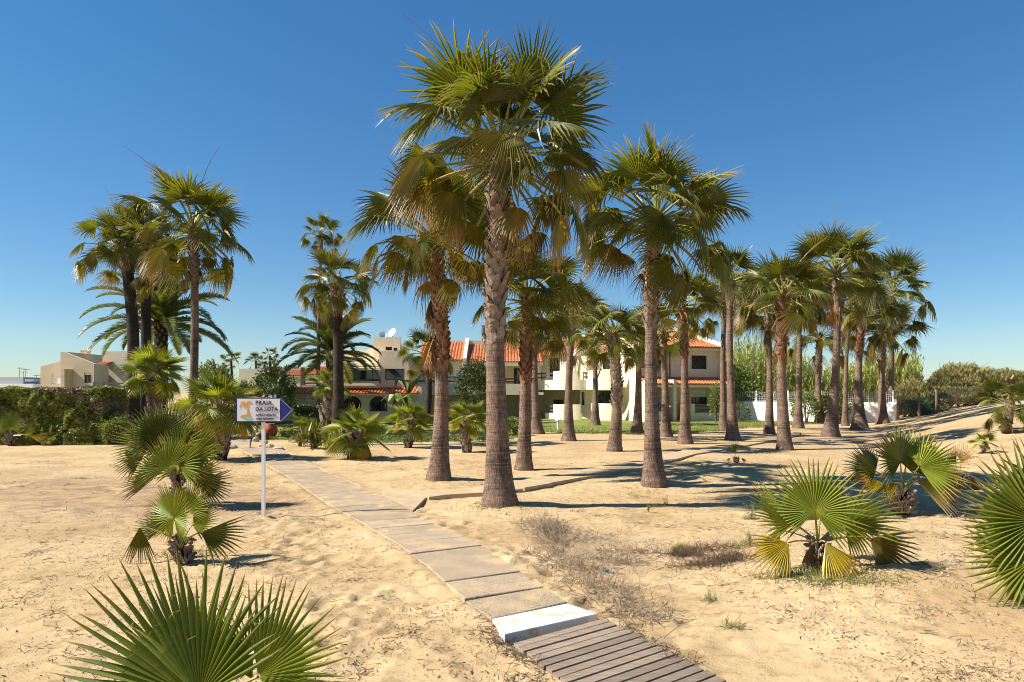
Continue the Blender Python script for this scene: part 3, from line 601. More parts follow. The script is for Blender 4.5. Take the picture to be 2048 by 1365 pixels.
# ------------------------------------------------------------------ lay the setting
PALMS = [
 # base x,y  top x,y  crown r, waist w, boots from, n, style, label, extra
 (1000,1008, 1000,298, 238,38, 680, 44,'mature','tallest fan palm with thick bare trunk beside the path junction', dict(seed=3,dead=4,deadz=(-.7,-.1),spears=2,flare=2.15)),
 (878,958, 868,468, 165,27, 738, 36,'brown','fan palm with reddish shaggy upper trunk left of the tallest palm', dict(seed=5,boots='boot_red',dead=5,deadz=(-2.0,-.3),bend=(.12,0),flare=2.05)),
 (1308,970, 1310,435, 188,24, 655, 42,'mature','large fan palm with full crown standing right of the tallest palm', dict(seed=8,dead=3,deadz=(-.8,-.1),flare=2.5)),
 (1048,940, 1055,590, 132,22, 770, 34,'green','fan palm with dark rough trunk just right of the tallest palm', dict(seed=12,boots='boot_red',dead=2,flare=1.95)),
 (1228,903, 1222,668, 92,19, 815, 30,'green','short fan palm with tan knobbly trunk in front of the white house', dict(seed=15,flare=1.95)),
 (1138,882, 1148,625, 82,14, 690, 28,'brown','slim fan palm in front of the curved ground floor terrace', dict(seed=18,each=False,flare=2.2)),
 (1075,868, 1072,640, 78,13, 690, 26,'green','slim fan palm at the lawn edge behind the short dark trunked palm', dict(seed=21,each=False,flare=2.2)),
 (1190,852, 1187,680, 72,10, 735, 24,'brown','slender fan palm growing on the lawn close to the white house', dict(seed=24,each=False,flare=2.5)),
 (1273,868, 1276,700, 66,12, 730, 24,'green','fan palm on the lawn edge before the bright white house corner', dict(seed=27,each=False,flare=2.4)),
 (1332,874, 1325,662, 78,13, 700, 26,'green','fan palm just behind the large full crowned palm', dict(seed=30,each=False,flare=2.2)),
 (1370,888, 1366,608, 92,15, 718, 30,'brown','fan palm with dark ringed boots before the upstairs blue window', dict(seed=33,each=False,boots='boot_red',flare=2.1)),
 (1466,880, 1460,560, 92,14, 610, 30,'mature','tall fan palm immediately right of the white house', dict(seed=36,each=False,flare=2.2)),
 (1448,862, 1450,590, 80,11, 640, 26,'brown','thin fan palm whose trunk nearly touches its neighbour by the house end', dict(seed=39,each=False,flare=2.2)),
 (1538,868, 1534,610, 82,12, 665, 28,'mature','fan palm at the left end of the white garden wall', dict(seed=42,each=False,dead=2,flare=2.)),
 (1570,900, 1567,590, 105,20, 720, 34,'mature','fan palm with orange dead leaf hanging on its trunk by the side path', dict(seed=45,dead=2,deadz=(-1.6,-1.0),boots='boot_red',flare=1.9)),
 (1596,857, 1598,590, 80,11, 640, 26,'green','thin fan palm left of the round bush at the white wall', dict(seed=48,each=False,flare=2.2)),
 (1640,847, 1640,672, 74,11, 752, 26,'brown','short fan palm in front of the round bush', dict(seed=51,each=False,flare=2.)),
 (1660,874, 1672,540, 112,15, 600, 36,'mature','tall wide crowned fan palm right of the round bush', dict(seed=54,each=False,flare=2.5,dead=3)),
 (1720,860, 1725,625, 84,14, 712, 30,'mature','fan palm with shaggy neck in front of the plain white wall', dict(seed=57,each=False,dead=2,flare=2.6,boots='boot_red')),
 (1765,848, 1766,655, 80,12, 735, 28,'green','fan palm near the right end of the white wall', dict(seed=60,each=False,flare=2.3)),
 (1781,842, 1786,580, 88,10, 610, 32,'mature','outermost right fan palm of the grove at the end of the white wall', dict(seed=63,each=False,flare=2.6)),
 (1690,852, 1702,585, 78,8, 620, 24,'brown','thin fan palm half hidden between the wide crowned palm and the shaggy neck', dict(seed=66,each=False,flare=2.)),
]
LEFT = [
 (262,855, 248,495, 98,25, 545, 30,'mature','leaning fan palm with dark trunk at the left of the tall trio', dict(seed=71,mat_='trunk_dark',flare=1.6,bend=(.35,0),each=False,boots='boot_red')),
 (287,852, 290,470, 88,22, 540, 28,'mature','middle fan palm of the tall trio behind the hedge end', dict(seed=74,mat_='trunk_dark',flare=1.5,each=False,boots='boot_red')),
 (383,872, 386,455, 135,17, 560, 36,'mature','right fan palm of the tall trio with pale slender trunk', dict(seed=77,flare=1.5,each=False,dead=2)),
 (637,850, 642,468, 48,8, 500, 24,'mature','very tall thin fan palm rising behind the date palm', dict(seed=80,flare=1.3,each=False)),
 (677,868, 675,566, 90,21, 620, 32,'mature','fan palm with smooth black trunk beside the date palm', dict(seed=83,mat_='trunk_dark',flare=1.6,each=False,Y=27)),
 (855,838, 855,705, 62,13, 760, 24,'green','small dark green fan palm in front of the white shutters', dict(seed=86,mat_='trunk_dark',flare=1.1,each=False,Y=40,spears=0)),
]
for x, y, *_ in PALMS[:3]: q = G(x, y); MOUNDS.append((q.x, q.y))
build_fronds()
# lawn: grass sheet following the ground
edge = [(-400,886),(60,888),(210,891),(262,889),(400,884),(480,876),(600,882),(780,887),(870,884),(960,882),(1000,884),(1080,866),(1290,870),(1400,865),(1452,860),(1560,852),(1640,847)]
E = [G(a, b) for a, b in edge]
def lawn():
    xs = cells([(E[0].x, E[-1].x, .25)]); ex = np.array([e.x for e in E]); ey = np.array([e.y for e in E]); o = np.argsort(ex)
    near = np.interp(xs, ex[o], ey[o])+(vnoise(xs*1.3, xs*0+3)-.5)*1.0+(vnoise(xs*5, xs*0+3)-.5)*.4
    t = np.linspace(0, 1, 60); Y = near[None, :]*(1-t[:, None])+75*t[:, None]; X = np.repeat(xs[None], 60, 0)
    Z = ground_base(X, Y)+.035; Z[0] -= .06
    V = np.stack([X.ravel(), Y.ravel(), Z.ravel()], 1); nx = len(xs); i = (np.arange(59)[:, None]*nx+np.arange(nx-1)[None]).ravel()
    tag(link('lawn', mesh_np('lawn', V, np.stack([i, i+1, i+nx+1, i+nx], 1), [M['lawn']], smooth=True)), kind='structure')
    rg = np.random.default_rng(5); n = 26000; k = rg.integers(0, nx, n); bx = xs[k]+rg.random(n)*.25; by = near[k]+rg.random(n)**2*7-.15
    bz = ground_base(bx, by)+.02; h = .05+.09*rg.random(n); a = rg.random(n)*6.28; dx = np.cos(a)*.012; dy = np.sin(a)*.012; lx = rg.normal(size=n)*.03
    V = np.stack([np.stack([bx-dx, by-dy, bz], 1), np.stack([bx+dx, by+dy, bz], 1), np.stack([bx+lx, by, bz+h], 1)], 1).reshape(-1, 3)
    tag(link('grass', mesh_np('grass', V, np.arange(n*3).reshape(-1, 3), [M['lawn']])), 'short green blades along the sandy edge of the lawn', 'grass', kind='stuff')
lawn()
# concrete walk
DZ = .055
path = empty('path', (0, 0, 0), kind='structure')
cuts = [((1007,1273),(1199,1229.5)),((981,1237),(1138,1206)),((928,1201),(1090,1176)),((887.5,1162.6),(1041.6,1142.3)),((851.7,1130),(998,1111)),((819,1108),(965,1091)),
 ((792.5,1088),(929.5,1074.8)),((766,1070.7),(900,1061)),((742.7,1056.7),(869,1049)),((721,1044),(841,1034)),((691,1029),(827,1021.5)),((668,1015),(798,1006)),((647.8,1002),(768,993)),
 ((624,988),(736,981)),((600.5,971),(702,966)),((582,960),(680,956)),((566,948),(655,946)),((550,940),(640,938)),((536,931),(618,929)),((522,921),(598,919)),((506,912),(583,911)),((490,904),(572,903)),((478,897),(560,896))]
def slab(L0, R0, L1, R1, m, parent, th=.1, gap=.012, seed=0, name='slab'):
    rr = random.Random(seed); o = (L0+R0+L1+R1)/4; mb = MB()
    pts = [p+(o-p).normalized()*gap*1.3 for p in (L0, R0, R1, L1)]
    j = [rr.uniform(-.012, .016) for _ in range(4)]; b = .008
    top = [p+(o-p).normalized()*b*1.4+Vector((0, 0, q)) for p, q in zip(pts, j)]; mid = [p+Vector((0, 0, q-b)) for p, q in zip(pts, j)]; bot = [Vector((p.x, p.y, p.z-th)) for p in pts]
    vs = [v-o for v in top+mid+bot]; fs = [(0, 1, 2, 3)]
    for k in range(4): n = (k+1) % 4; fs += [(k, k+4, n+4, n), (k+4, k+8, n+8, n+4)]
    mb.add(vs, fs); return mb.build(name, [m], parent, loc=o)
pl = [(G(*a, DZ), G(*b, DZ)) for a, b in cuts]
_b0, _b1 = (G(1155,1358,.06), G(1441,1361,.06))
_ex = lambda a, b: b+(b-a)*2
_L = [_ex(pl[0][0], _b0), _b0]+[q[0] for q in pl]; _R = [_ex(pl[0][1], _b1), _b1]+[q[1] for q in pl]
EDGE[:] = [[q.y for q in _L], [q.x for q in _L], [q.y for q in _R], [q.x for q in _R]]
make_ground()
for i in range(len(pl)-1):
    s = slab(pl[i][0], pl[i][1], pl[i+1][0], pl[i+1][1], M['slab_white'] if i == 0 else M['slab'], path, seed=i)
    if i == 0: s['label'] = 'white painted slab at the end of the boardwalk'
far = [((470,872),(505,872)),((476,866),(508,866)),((482,861),(511,861)),((488,856.5),(514,856.5)),((494,852),(517,852)),((500,848),(520,848)),((506,844),(524,844))]
fl = [(G(*a, .05), G(*b, .05)) for a, b in far]; fl = [(G(440,898,.05), G(500,896,.05)), (G(452,884,.05), G(500,884,.05))]+fl
for i in range(len(fl)-1): slab(fl[i][0], fl[i][1], fl[i+1][0], fl[i+1][1], M['slab'], path, seed=60+i, gap=.03)
# side path towards the beach fence
side = empty('side_path', (0, 0, 0), kind='structure')
nearp = [(826,1021),(853,994),(895,990),(970,986),(1040,978),(1100,967),(1165,955),(1225,945),(1290,935),(1340,922),(1393,907),(1460,897),(1530,884),(1600,870)]
farp = [(768,993),(764,985),(830,982),(930,977),(990,968),(1050,959),(1107,949),(1200,933),(1290,919),(1330,909),(1364,901),(1460,888),(1530,875),(1600,863)]
A = [G(*p, .06) for p in nearp]; B = [G(*p, .06) for p in farp]
for i in range(len(A)-1): slab(A[i], A[i+1], B[i], B[i+1], M['slab_side'], side, th=.13, gap=.005, seed=90+i)
for i in (1, 2, 3, 4):   # rough concrete kerb blocks on the near edge
    a, b = A[i], A[i+1]; d = (b-a).normalized(); nrm = Vector((d.y, -d.x, 0)); slab(a+nrm*.11+Z3*.02, b+nrm*.11+Z3*.02, a+nrm*.004+Z3*.02, b+nrm*.004+Z3*.02, M['slab_side'], side, th=.16, seed=120+i, name='kerb_stone')
# boardwalk
bw = empty('boardwalk', (0, 0, 0), kind='structure')
L0 = G(1028, 1281, .06); L1 = G(1155, 1358, .06); R0 = G(1206, 1235, .06); R1 = G(1441, 1361, .06)
dL = (L1-L0)/(15.*(L1-L0).length/(L1-L0).length); n0 = 14.
dirv = ((L1-L0).normalized()+(R1-R0).normalized()).normalized(); step = (R1-R0).length/14.2
zc = (pl[0][0].z+pl[0][1].z)/2-.006; dirv.z = 0
cross = (R0-L0); rr = random.Random(4); k = 0
while L0.y+dirv.y*step*k > 1.8:
    a = L0+dirv*step*(k+.06); b = R0+dirv*step*(k+.06); c = dirv*step*.81; j = rr.uniform(-.012, .012)
    for q in (a, b): q.z = zc+rr.uniform(-.004, .004)
    a = a-cross.normalized()*rr.uniform(.0, .03); b = b+cross.normalized()*rr.uniform(.0, .03)
    o = (a+b+c)/2; mb = MB(); t = Z3*.028
    vs = [v-o for v in (a, b, b+c, a+c, a-t, b-t, b+c-t, a+c-t)]
    mb.add(vs, [(0, 1, 2, 3), (7, 6, 5, 4), (0, 4, 5, 1), (1, 5, 6, 2), (2, 6, 7, 3), (3, 7, 4, 0)])
    mb.build('plank', [M['wood']], bw, loc=o); k += 1
mb = MB()
for s, q in ((-1, L0), (1, R0), (0, (L0+R0)/2)):
    a = q-cross.normalized()*(.02*-s)-Z3*.03; b = a+dirv*step*k; a.z = b.z = zc-.034
    n = cross.normalized()*.03
    mb.add([a-n, a+n, b+n, b-n, a-n-Z3*.12, a+n-Z3*.12, b+n-Z3*.12, b-n-Z3*.12], [(0, 1, 2, 3), (7, 6, 5, 4), (0, 4, 5, 1), (1, 5, 6, 2), (2, 6, 7, 3), (3, 7, 4, 0)])
mb.build('beam', [M['wood']], bw)
# ------------------------------------------------------------------ buildings
class Fr:
    # facade frame: a runs along the front, b into depth, z up
    def __init__(s, O, u): s.O = Vector((O[0], O[1], 0)); s.u = Vector((u[0], u[1], 0)).normalized(); s.v = Vector((-s.u.y, s.u.x, 0))
    def p(s, a, b, z): return s.O+s.u*a+s.v*b+Vector((0, 0, z))
    def T(s, q): return s.p(q[0], q[1], q[2])
    def hit(s, px, py=785, b=0.):
        d = Vector(((px-1024)/FPX, 1, -(py-HOR)/FPX)); o = Vector((0, 0, CAMH)); q = s.O+s.v*b
        t = (q-o).dot(s.v)/d.dot(s.v); w = o+d*t; return (w-s.O).dot(s.u), w.z
def wall(F, mb, a0, a1, z0, z1, b=0, th=.22, holes=(), mi=0):
    A_ = sorted({a0, a1, *[h[0] for h in holes], *[h[1] for h in holes]}); Z_ = sorted({z0, z1, *[h[2] for h in holes], *[h[3] for h in holes]})
    for i in range(len(A_)-1):
        for j in range(len(Z_)-1):
            ca, cz = (A_[i]+A_[i+1])/2, (Z_[j]+Z_[j+1])/2
            if any(h[0] < ca < h[1] and h[2] < cz < h[3] for h in holes): continue
            mb.box(A_[i], A_[i+1], b, b+th, Z_[j], Z_[j+1], mi, F.T)
def window(F, parent, h, b=.1, panes=2, shut=0., shutlow=False, name='window'):
    a0, a1, z0, z1 = h; f = MB(); t = .05
    f.box(a0, a1, b, b+.05, z0, z0+t, 0, F.T); f.box(a0, a1, b, b+.05, z1-t, z1, 0, F.T); f.box(a0, a0+t, b, b+.05, z0+t, z1-t, 0, F.T); f.box(a1-t, a1, b, b+.05, z0+t, z1-t, 0, F.T)
    for i in range(1, panes): c = a0+(a1-a0)*i/panes; f.box(c-t/2, c+t/2, b, b+.05, z0+t, z1-t, 0, F.T)
    w = f.build(name, [M['frame']], parent)
    for i in range(panes):
        c0 = a0+(a1-a0)*i/panes+t*.6; c1 = a0+(a1-a0)*(i+1)/panes-t*.6
        g = MB(); g.box(c0, c1, b+.03, b+.04, z0+t, z1-t, 0, F.T); g.build('pane', [M['glass']], w)
    if shut:
        s = MB(); zt = z1; zb = z1-(z1-z0)*shut; n = max(3, int((zt-zb)/.12))
        for k in range(n): q0 = zb+(zt-zb)*k/n; s.box(a0+.01, a1-.01, b-.045, b-.015, q0+.008, zb+(zt-zb)*(k+1)/n, 0, F.T)
        s.build('shutter', [M['shutter']], w)
    return w
def tiles(F, parent, a0, a1, b0, z0, b1, z1, pitch=.24, course=.4, name='roof_tiles', th=.0):
    # barrel tiles: half-round ridges running down the slope, stepped courses
    na = max(2, int((a1-a0)/pitch)); L = math.hypot(b1-b0, z1-z0); nc = max(1, int(L/course)); mb = MB(); K = 6; vs = []; fs = []
    cols = na*K+1; rows = []
    for c in range(nc):
        for e in (0, 1):
            t = (c+e)/nc; lift = .03*(1-e)
            rows.append((b0+(b1-b0)*t, z0+(z1-z0)*t+lift))
    for b, z in rows:
        for i in range(cols):
            ph = (i % K)/K; vs.append(F.p(a0+(a1-a0)*i/(cols-1), b, z+.09*abs(math.sin(math.pi*ph))**.7))
    for r_ in range(len(rows)-1):
        for i in range(cols-1): q = r_*cols+i; fs.append((q, q+1, q+cols+1, q+cols))
    mb.add(vs, fs); lip = len(mb.v); b, z = rows[0]
    low = [F.p(a0+(a1-a0)*i/(cols-1), b+.01, z-.03) for i in range(cols)]
    k0 = len(mb.v); mb.add(low, []); mb.f += [(i, i+1, k0+i+1, k0+i) for i in range(cols-1)]; mb.m += [0]*(cols-1)
    return tag(mb.build(name, [M['tile']], parent), kind='stuff')
def railing(F, parent, a0, a1, b, z0, z1, n=2, posts=(0, 1), m='rail', th=.05, name='railing'):
    mb = MB()
    for i in range(n): z = z0+(z1-z0)*(i+.75)/n; h = (z1-z0)/n*.28; mb.box(a0, a1, b, b+th, z-h, z+h*.5, 0, F.T)
    for q in posts: c = a0+(a1-a0)*q; mb.box(c-.04, c+.04, b+th+.003, b+th*2, z0-.02, z1, 0, F.T)
    return mb.build(name, [M[m]], parent)
def strip(F, mb, pts, zb, th=.14, mi=0):
    # parapet following a curved plan line; pts = (a, b, ztop)
    for i in range(len(pts)-1):
        (a0, b0, t0), (a1, b1, t1) = pts[i], pts[i+1]; t = min(t0, t1)
        vs = [F.p(a0, b0, zb), F.p(a1, b1, zb), F.p(a1, b1+th, zb), F.p(a0, b0+th, zb), F.p(a0, b0, t), F.p(a1, b1, t), F.p(a1, b1+th, t), F.p(a0, b0+th, t)]
        mb.add(vs, [(0, 1, 2, 3), (7, 6, 5, 4), (0, 4, 5, 1), (1, 5, 6, 2), (2, 6, 7, 3), (3, 7, 4, 0)], mi)
PC, PY, PT, PW = M['plaster'], M['plaster_y'], M['plaster_t'], M['plaster_w']
# --- right house
h1 = empty('house', (8.76, 49, 0), 'cream two storey house with orange tile roof and square chimney behind the grove', 'house')
h1.location = (0, 0, 0)
F1 = Fr((8.76, 49), (.941, .339)); hx = F1.hit
def HB(F, x0, y0, x1, y1, b=0.):   # pixel box on the facade -> a0,a1,z0,z1
    a0, z1 = F.hit(x0, y0, b); a1, _ = F.hit(x1, y1, b); am = F.hit((x0+x1)/2, y1, b); zt = F.hit((x0+x1)/2, y0, b)[1]; return (a0, a1, am[1], zt)
aR = hx(1437)[0]; w_up = HB(F1, 1383, 711.5, 1413.5, 738.5); w_dn = HB(F1, 1383, 781, 1414, 809); w_l = HB(F1, 1272, 709, 1319, 736); w_d = HB(F1, 1290, 770, 1318, 826); zE = 5.5
mb = MB(); wall(F1, mb, .25, aR, 2.9, zE, 0, .25, [w_up, w_l]); mb.build('upper_wall', [PT], h1)
mb = MB(); wall(F1, mb, .25, aR, -.1, 2.9, 0, .25, [w_dn, w_d])
mb.box(0, .25, -1.6, 8, -.1, 2.9, 0, F1.T); mb.box(aR, aR+.22, -1.6, 8, -.1, 2.9, 0, F1.T)
a_, _ = hx(1347, 785, -1.6); mb.box(a_, a_+.25, -1.6, 0, -.1, 3.0, 0, F1.T)
mb.box(.3, aR-.02, 7.8, 8, -.1, zE, 0, F1.T); mb.build('lower_wall', [PY], h1)
mb = MB(); mb.box(.27, aR-.03, .26, 7.78, 2.72, 2.9, 0, F1.T); mb.build('floor_slab', [PT], h1)
mb = MB()
for a, w in ((0, .25), (aR, .3)):
    mb.prism([(-.3, 2.9), (8, 2.9), (8, 6.6), (6, 7.55), (-.3, 5.75)] if a else [(-.3, 2.9), (8, 2.9), (8, 6.2), (6, 7.2), (-.3, 5.55)], w, lambda q, a=a: F1.p(a+q[1], q[0], q[2]))
mb.build('gable_wall', [PC], h1)
window(F1, h1, w_up, panes=2); window(F1, h1, w_dn, panes=3, shut=.48); window(F1, h1, w_l, panes=2, shut=.0); window(F1, h1, w_d, panes=2, shut=.62)
tiles(F1, h1, .25, aR, -.32, 5.42, 6, 7.15); tiles(F1, h1, .27, a_-.02, -1.6, 2.66, 0, 3.16); tiles(F1, h1, a_+.27, aR-.02, -1.6, 2.66, 0, 3.16)
mb = MB(); mb.box(.27, aR-.02, -1.5, -1.35, 2.45, 2.62, 0, F1.T); mb.box(.27, aR-.02, -.2, 0, 5.2, 5.38, 0, F1.T); mb.build('cornice', [PC], h1)
mb = MB(); cb = HB(F1, 1388, 700, 1445, 841, -1.6); rz = hx(1410, 826, -1.6)[1]; rt = hx(1410, 810, -1.6)[1]; ca0 = hx(1390, 800, -1.6)[0]
mb.box(ca0, aR-.01, -1.6, -1.45, -.1, rz, 0, F1.T); mb.box(ca0-.35, ca0, -1.6, 0, -.1, hx(1387, 808, -1.6)[1], 0, F1.T); mb.build('terrace_wall', [PY], h1); mb = MB(); mb.box(.26, 1.9, -1.6, -1.45, -.1, .75, 0, F1.T); mb.build('terrace_wall', [PY], h1)
railing(F1, h1, ca0, aR-.05, -1.55, rz, rt, 2, (0, .65, 1)); railing(F1, h1, .3, 1.9, -1.55, .75, 1.4, 2)
mb = MB(); mb.box(1.95, a_-.02, -1.5, -.02, .0, .16, 0, F1.T); mb.box(a_+.27, ca0-.37, -1.5, -.02, .0, .16, 0, F1.T); mb.box(a_+.27, ca0-.37, -1.1, -.03, .165, .3, 0, F1.T); mb.build('step', [M['terracotta']], h1)
ch, _ = hx(1385, 700, 3.2); c2, _ = hx(1400, 700, 3.2); zc1 = hx(1392, 656, 3.2)[1]
c = MB(); c.box(ch, c2, 3.2, 3.75, 6.1, zc1-.35, 0, F1.T)
for i in (0, 1):
    for j in (0, 1): c.box(ch+i*(c2-ch-.12), ch+.12+i*(c2-ch-.12), 3.2+j*.43, 3.32+j*.43, zc1-.35, zc1-.12, 0, F1.T)
c.box(ch, c2, 3.2, 3.75, zc1-.12, zc1, 0, F1.T); c.build('chimney', [PW], h1)
mb = MB(); mb.tube([F1.p(2.95, -.06, 2.95), F1.p(2.95, -.06, 5.3)], .04, 6); mb.build('drainpipe', [M['frame']], h1)
# --- left wing of the right house: curved terraces
h2 = empty('terrace_house', (0, 0, 0), 'white two storey house with curved balconies and stepped parapets behind the middle palms', 'house')
u2 = Vector((.87, -.5, 0)).normalized(); v2 = Vector((.5, .87, 0)).normalized(); O2 = Vector((8.76, 49, 0))-u2*9.3+v2*1.5
F2 = Fr(O2, u2); h = F2.hit; LA = 9.3
wn = HB(F2, 1163, 784, 1169, 811); wb = HB(F2, 1192, 782, 1234, 812); wu = HB(F2, 1198, 702, 1222, 738); ws = HB(F2, 1106, 797, 1127, 812, 2.0); wl = HB(F2, 1090, 715, 1112, 757, .9)
aS = h(1160)[0]; zp = 2.35; ed = h(1085)[0]-1.2
mb = MB(); wall(F2, mb, aS, LA-1.1, -.1, 2.55, 0, .25, [wn, wb]); wall(F2, mb, ed, aS, -.1, 2.55, 2.0, .25, [ws]); mb.box(aS, aS+.25, .26, 2., -.1, 2.55, 0, F2.T); mb.box(ed, ed+.25, 0, 1.98, -.1, 2.55, 0, F2.T)
mb.build('ground_floor_wall', [PC], h2)
mb = MB(); wall(F2, mb, aS+.6, LA-1.1, 2.6, 5.4, .7, .25, [wu]); wall(F2, mb, ed, aS+.6, 2.6, 5.2, 1.6, .25, [wl]); mb.box(aS-.7, aS+.6, -.1, 1.6, 2.6, 4.9, 0, F2.T); mb.box(ed-.2, ed+.05, -.6, 1.6, 2.6, 5., 0, F2.T); mb.build('upper_wall', [PC], h2)
mb = MB(); mb.box(ed, LA-1.1, -.9, 2.3, 2.40, 2.58, 0, F2.T); mb.build('balcony_floor', [PC], h2)
window(F2, h2, wn, panes=1); window(F2, h2, wb, panes=3); window(F2, h2, wu, b=.8, panes=2, shut=.45); window(F2, h2, ws, b=2.1, panes=1, shut=.2); window(F2, h2, wl, b=1.7, panes=2)
def plan(a):
    b = -1.0
    for c, w, d in ((bl, 1.5, .65), (br, 1.75, .75)):
        q = abs(a-c)/w
        if q < 1: b = min(b, -1.0-d*math.cos(q*math.pi/2)**.6)
    return b
bl = h(1132, 785, -1.4)[0]; br = h(1212, 785, -1.4)[0]
def top(a, hi, lo): return hi if (abs(a-bl) < 1.15 or abs(a-br) < 1.55) else lo
pts = []
n = 110
for i in range(n+1): a = ed-.3+(LA-1.0-ed+.3)*i/n; pts.append((a, plan(a), top(a, 3.72, 3.05)))
mb = MB(); strip(F2, mb, pts, 2.28); mb.build('balcony_parapet', [PC], h2)
mb = MB(); p2 = [(a, plan(a)+.12, 1.18 if abs(a-bl) < 1.2 else .5) for a, b, t in pts if bl-2.1 < a < bl+1.25]; strip(F2, mb, p2, -.1); mb.build('terrace_wall', [PC], h2); mb = MB(); p2 = [(a, plan(a)+.12, 1.28) for a, b, t in pts if br-1.2 < a < LA-.9]; strip(F2, mb, p2, -.1); mb.build('terrace_wall', [PC], h2)
railing(F2, h2, ed-.2, bl-1.2, -.95, 3.05, 3.65, 2, (0, .6, 1)); railing(F2, h2, bl+1.2, br-1.6, -.95, 3.05, 3.65, 2, (0, .5, 1)); railing(F2, h2, bl-2., bl-1.2, -.85, .5, 1.1, 2)
tiles(F2, h2, aS+.7, LA-1.1, .4, 5.38, 4.5, 6.5); tiles(F2, h2, ed, aS-.2, 1.2, 5.15, 5, 6.5)
mb = MB(); mb.prism([(-.6, 4.9), (6, 4.9), (6, 6.9), (4.6, 7.0), (-.1, 5.4)], .22, lambda q: F2.p(aS-.4+q[1], q[0], q[2])); mb.prism([(0, 4.9), (6, 4.9), (6, 6.9), (4.6, 7.0), (.3, 5.5)], .22, lambda q: F2.p(ed-.25+q[1], q[0], q[2])); mb.box(ed, LA-1, 5.2, 5.45, 5.2, 7.0, 0, F2.T); mb.build('roof_parapet', [PC], h2)
mb = MB(); mb.box(ed, LA-1, 5.5, 5.7, -.1, 5.1, 0, F2.T); mb.build('rear_wall', [PC], h2)
for px_, py_ in ((1092, 769), (1157, 764)):
    a, z = h(px_, py_, -1.05); s = MB(); s.tube([F2.p(a, -1.0, z), F2.p(a, -1.18, z-.02)], .04, 6); s.build('water_spout', [M['grey_metal']], h2)
# --- middle house (tile roof, shutters)
h3 = empty('shuttered_house', (0, 0, 0), 'cream house with white shutters and steep tile roof between the central trunks', 'house')
F3 = Fr((P(835, 785, 54).x, 54), (1, .02)); h = F3.hit; aE = h(1085)[0]
s1 = HB(F3, 896, 738, 924, 760, 0); s0 = HB(F3, 836, 741, 853, 762, 0); d1 = HB(F3, 1028, 737, 1042, 770, 1.5); g1_ = HB(F3, 1000, 795, 1012, 826, 2.)
aM = h(935)[0]
mb = MB(); wall(F3, mb, 0, aM, 2.6, 4.6, 0, .25, [s1, s0]); wall(F3, mb, aM, aE, 2.6, 4.9, 1.5, .25, [d1]); wall(F3, mb, 0, aE, -.1, 2.6, 2., .25, [g1_]); mb.box(aM-.2, aM+.02, 0, 1.5, 2.6, 4.6, 0, F3.T); mb.box(aE-1.4, aE-1.1, -1.2, 2., -.1, 5.2, 0, F3.T); mb.build('wall', [PC], h3)
mb = MB(); mb.box(0, aE, -1.2, 2., 1.9, 2.1, 0, F3.T); mb.box(0, aM+.6, -1.35, -1.2, 1.9, 2.75, 0, F3.T); mb.box(aM+1.4, aE-1.4, -1.35, -1.2, 1.9, 2.75, 0, F3.T); mb.build('balcony', [PC], h3)
window(F3, h3, s1, panes=1, shut=1.0); window(F3, h3, s0, panes=1, shut=1.0); window(F3, h3, d1, b=1.6, panes=2); window(F3, h3, g1_, b=2.1, panes=2)
railing(F3, h3, .1, aM+.5, -1.32, 2.75, 3.35, 2, (0, .33, .66, 1)); railing(F3, h3, aM+1.45, aE-1.45, -1.32, 2.75, 3.2, 2, (0, .5, 1), 'frame')
tiles(F3, h3, 0, aM-.1, -.35, 4.6, 4, 6.3); tiles(F3, h3, aM-.3, aE, -.7, 4.45, 4, 6.1)
mb = MB(); mb.box(aM-.4, aE, -.75, -.5, 4.15, 4.42, 0, F3.T); mb.box(0, aE, 4.02, 4.3, 4, 6.5, 0, F3.T); mb.prism([(-.9, 4.0), (4.3, 4.0), (4.3, 6.75), (-.9, 4.75)], .3, lambda q: F3.p(aM-.35+q[1], q[0], q[2])); mb.prism([(-.5, 4.0), (4.3, 4.0), (4.3, 6.6), (-.5, 4.75)], .3, lambda q: F3.p(1.3+q[1], q[0], q[2]))
mb.build('roof_parapet', [PT], h3)
# --- central house with strip windows, dishes on top
h4 = empty('flat_roofed_house', (0, 0, 0), 'tan flat roofed house with strip windows and tile awning behind the date palm', 'house')
F4 = Fr((P(690, 785, 50).x, 50), (1, 0)); h = F4.hit
a = lambda x, b=0: h(x, 785, b)[0]
wr = HB(F4, 770, 738, 809, 760); wL = HB(F4, 705, 740, 757, 760, -.7); wt = HB(F4, 771, 694, 784, 701, 1.6); wt2 = HB(F4, 787, 696, 795, 702, 1.6)
mb = MB(); wall(F4, mb, a(758), a(818), 2.4, h(790, 702)[1], 0, .3, [wr]); mb.box(a(758), a(758)+.3, .3, 6, 2.4, 5.1, 0, F4.T); mb.box(a(818)-.3, a(818)-.004, .3, 6, 2.4, 4.9, 0, F4.T)
mb.box(a(758), a(818), .3, 6, 4.75, 4.9, 0, F4.T); mb.build('upper_wall', [PT], h4)
mb = MB(); wall(F4, mb, a(690, -.7)-1, a(758, -.7)-.02, 2.4, h(720, 734, -.7)[1], -.7, .3, [wL]); mb.box(a(690)-1, a(758)-.02, -.35, 5, 4.0, 4.2, 0, F4.T); mb.build('bay_wall', [PC], h4)
mb = MB(); mb.box(a(686)-.8, a(761, -1.), -1.25, -.72, h(720, 741, -1.)[1], h(720, 737, -1.)[1], 0, F4.T); mb.build('sun_hood', [PC], h4)
mb = MB(); mb.box(a(690)-.8, a(760), -1.3, -.72, h(720, 772, -1.)[1], h(720, 767, -1.)[1], 0, F4.T); mb.build('window_ledge', [PC], h4)
railing(F4, h4, a(700, -1.2), a(760, -1.2), -1.28, h(720, 767, -1.2)[1], h(720, 758, -1.2)[1], 1, (0, 1), 'frame')
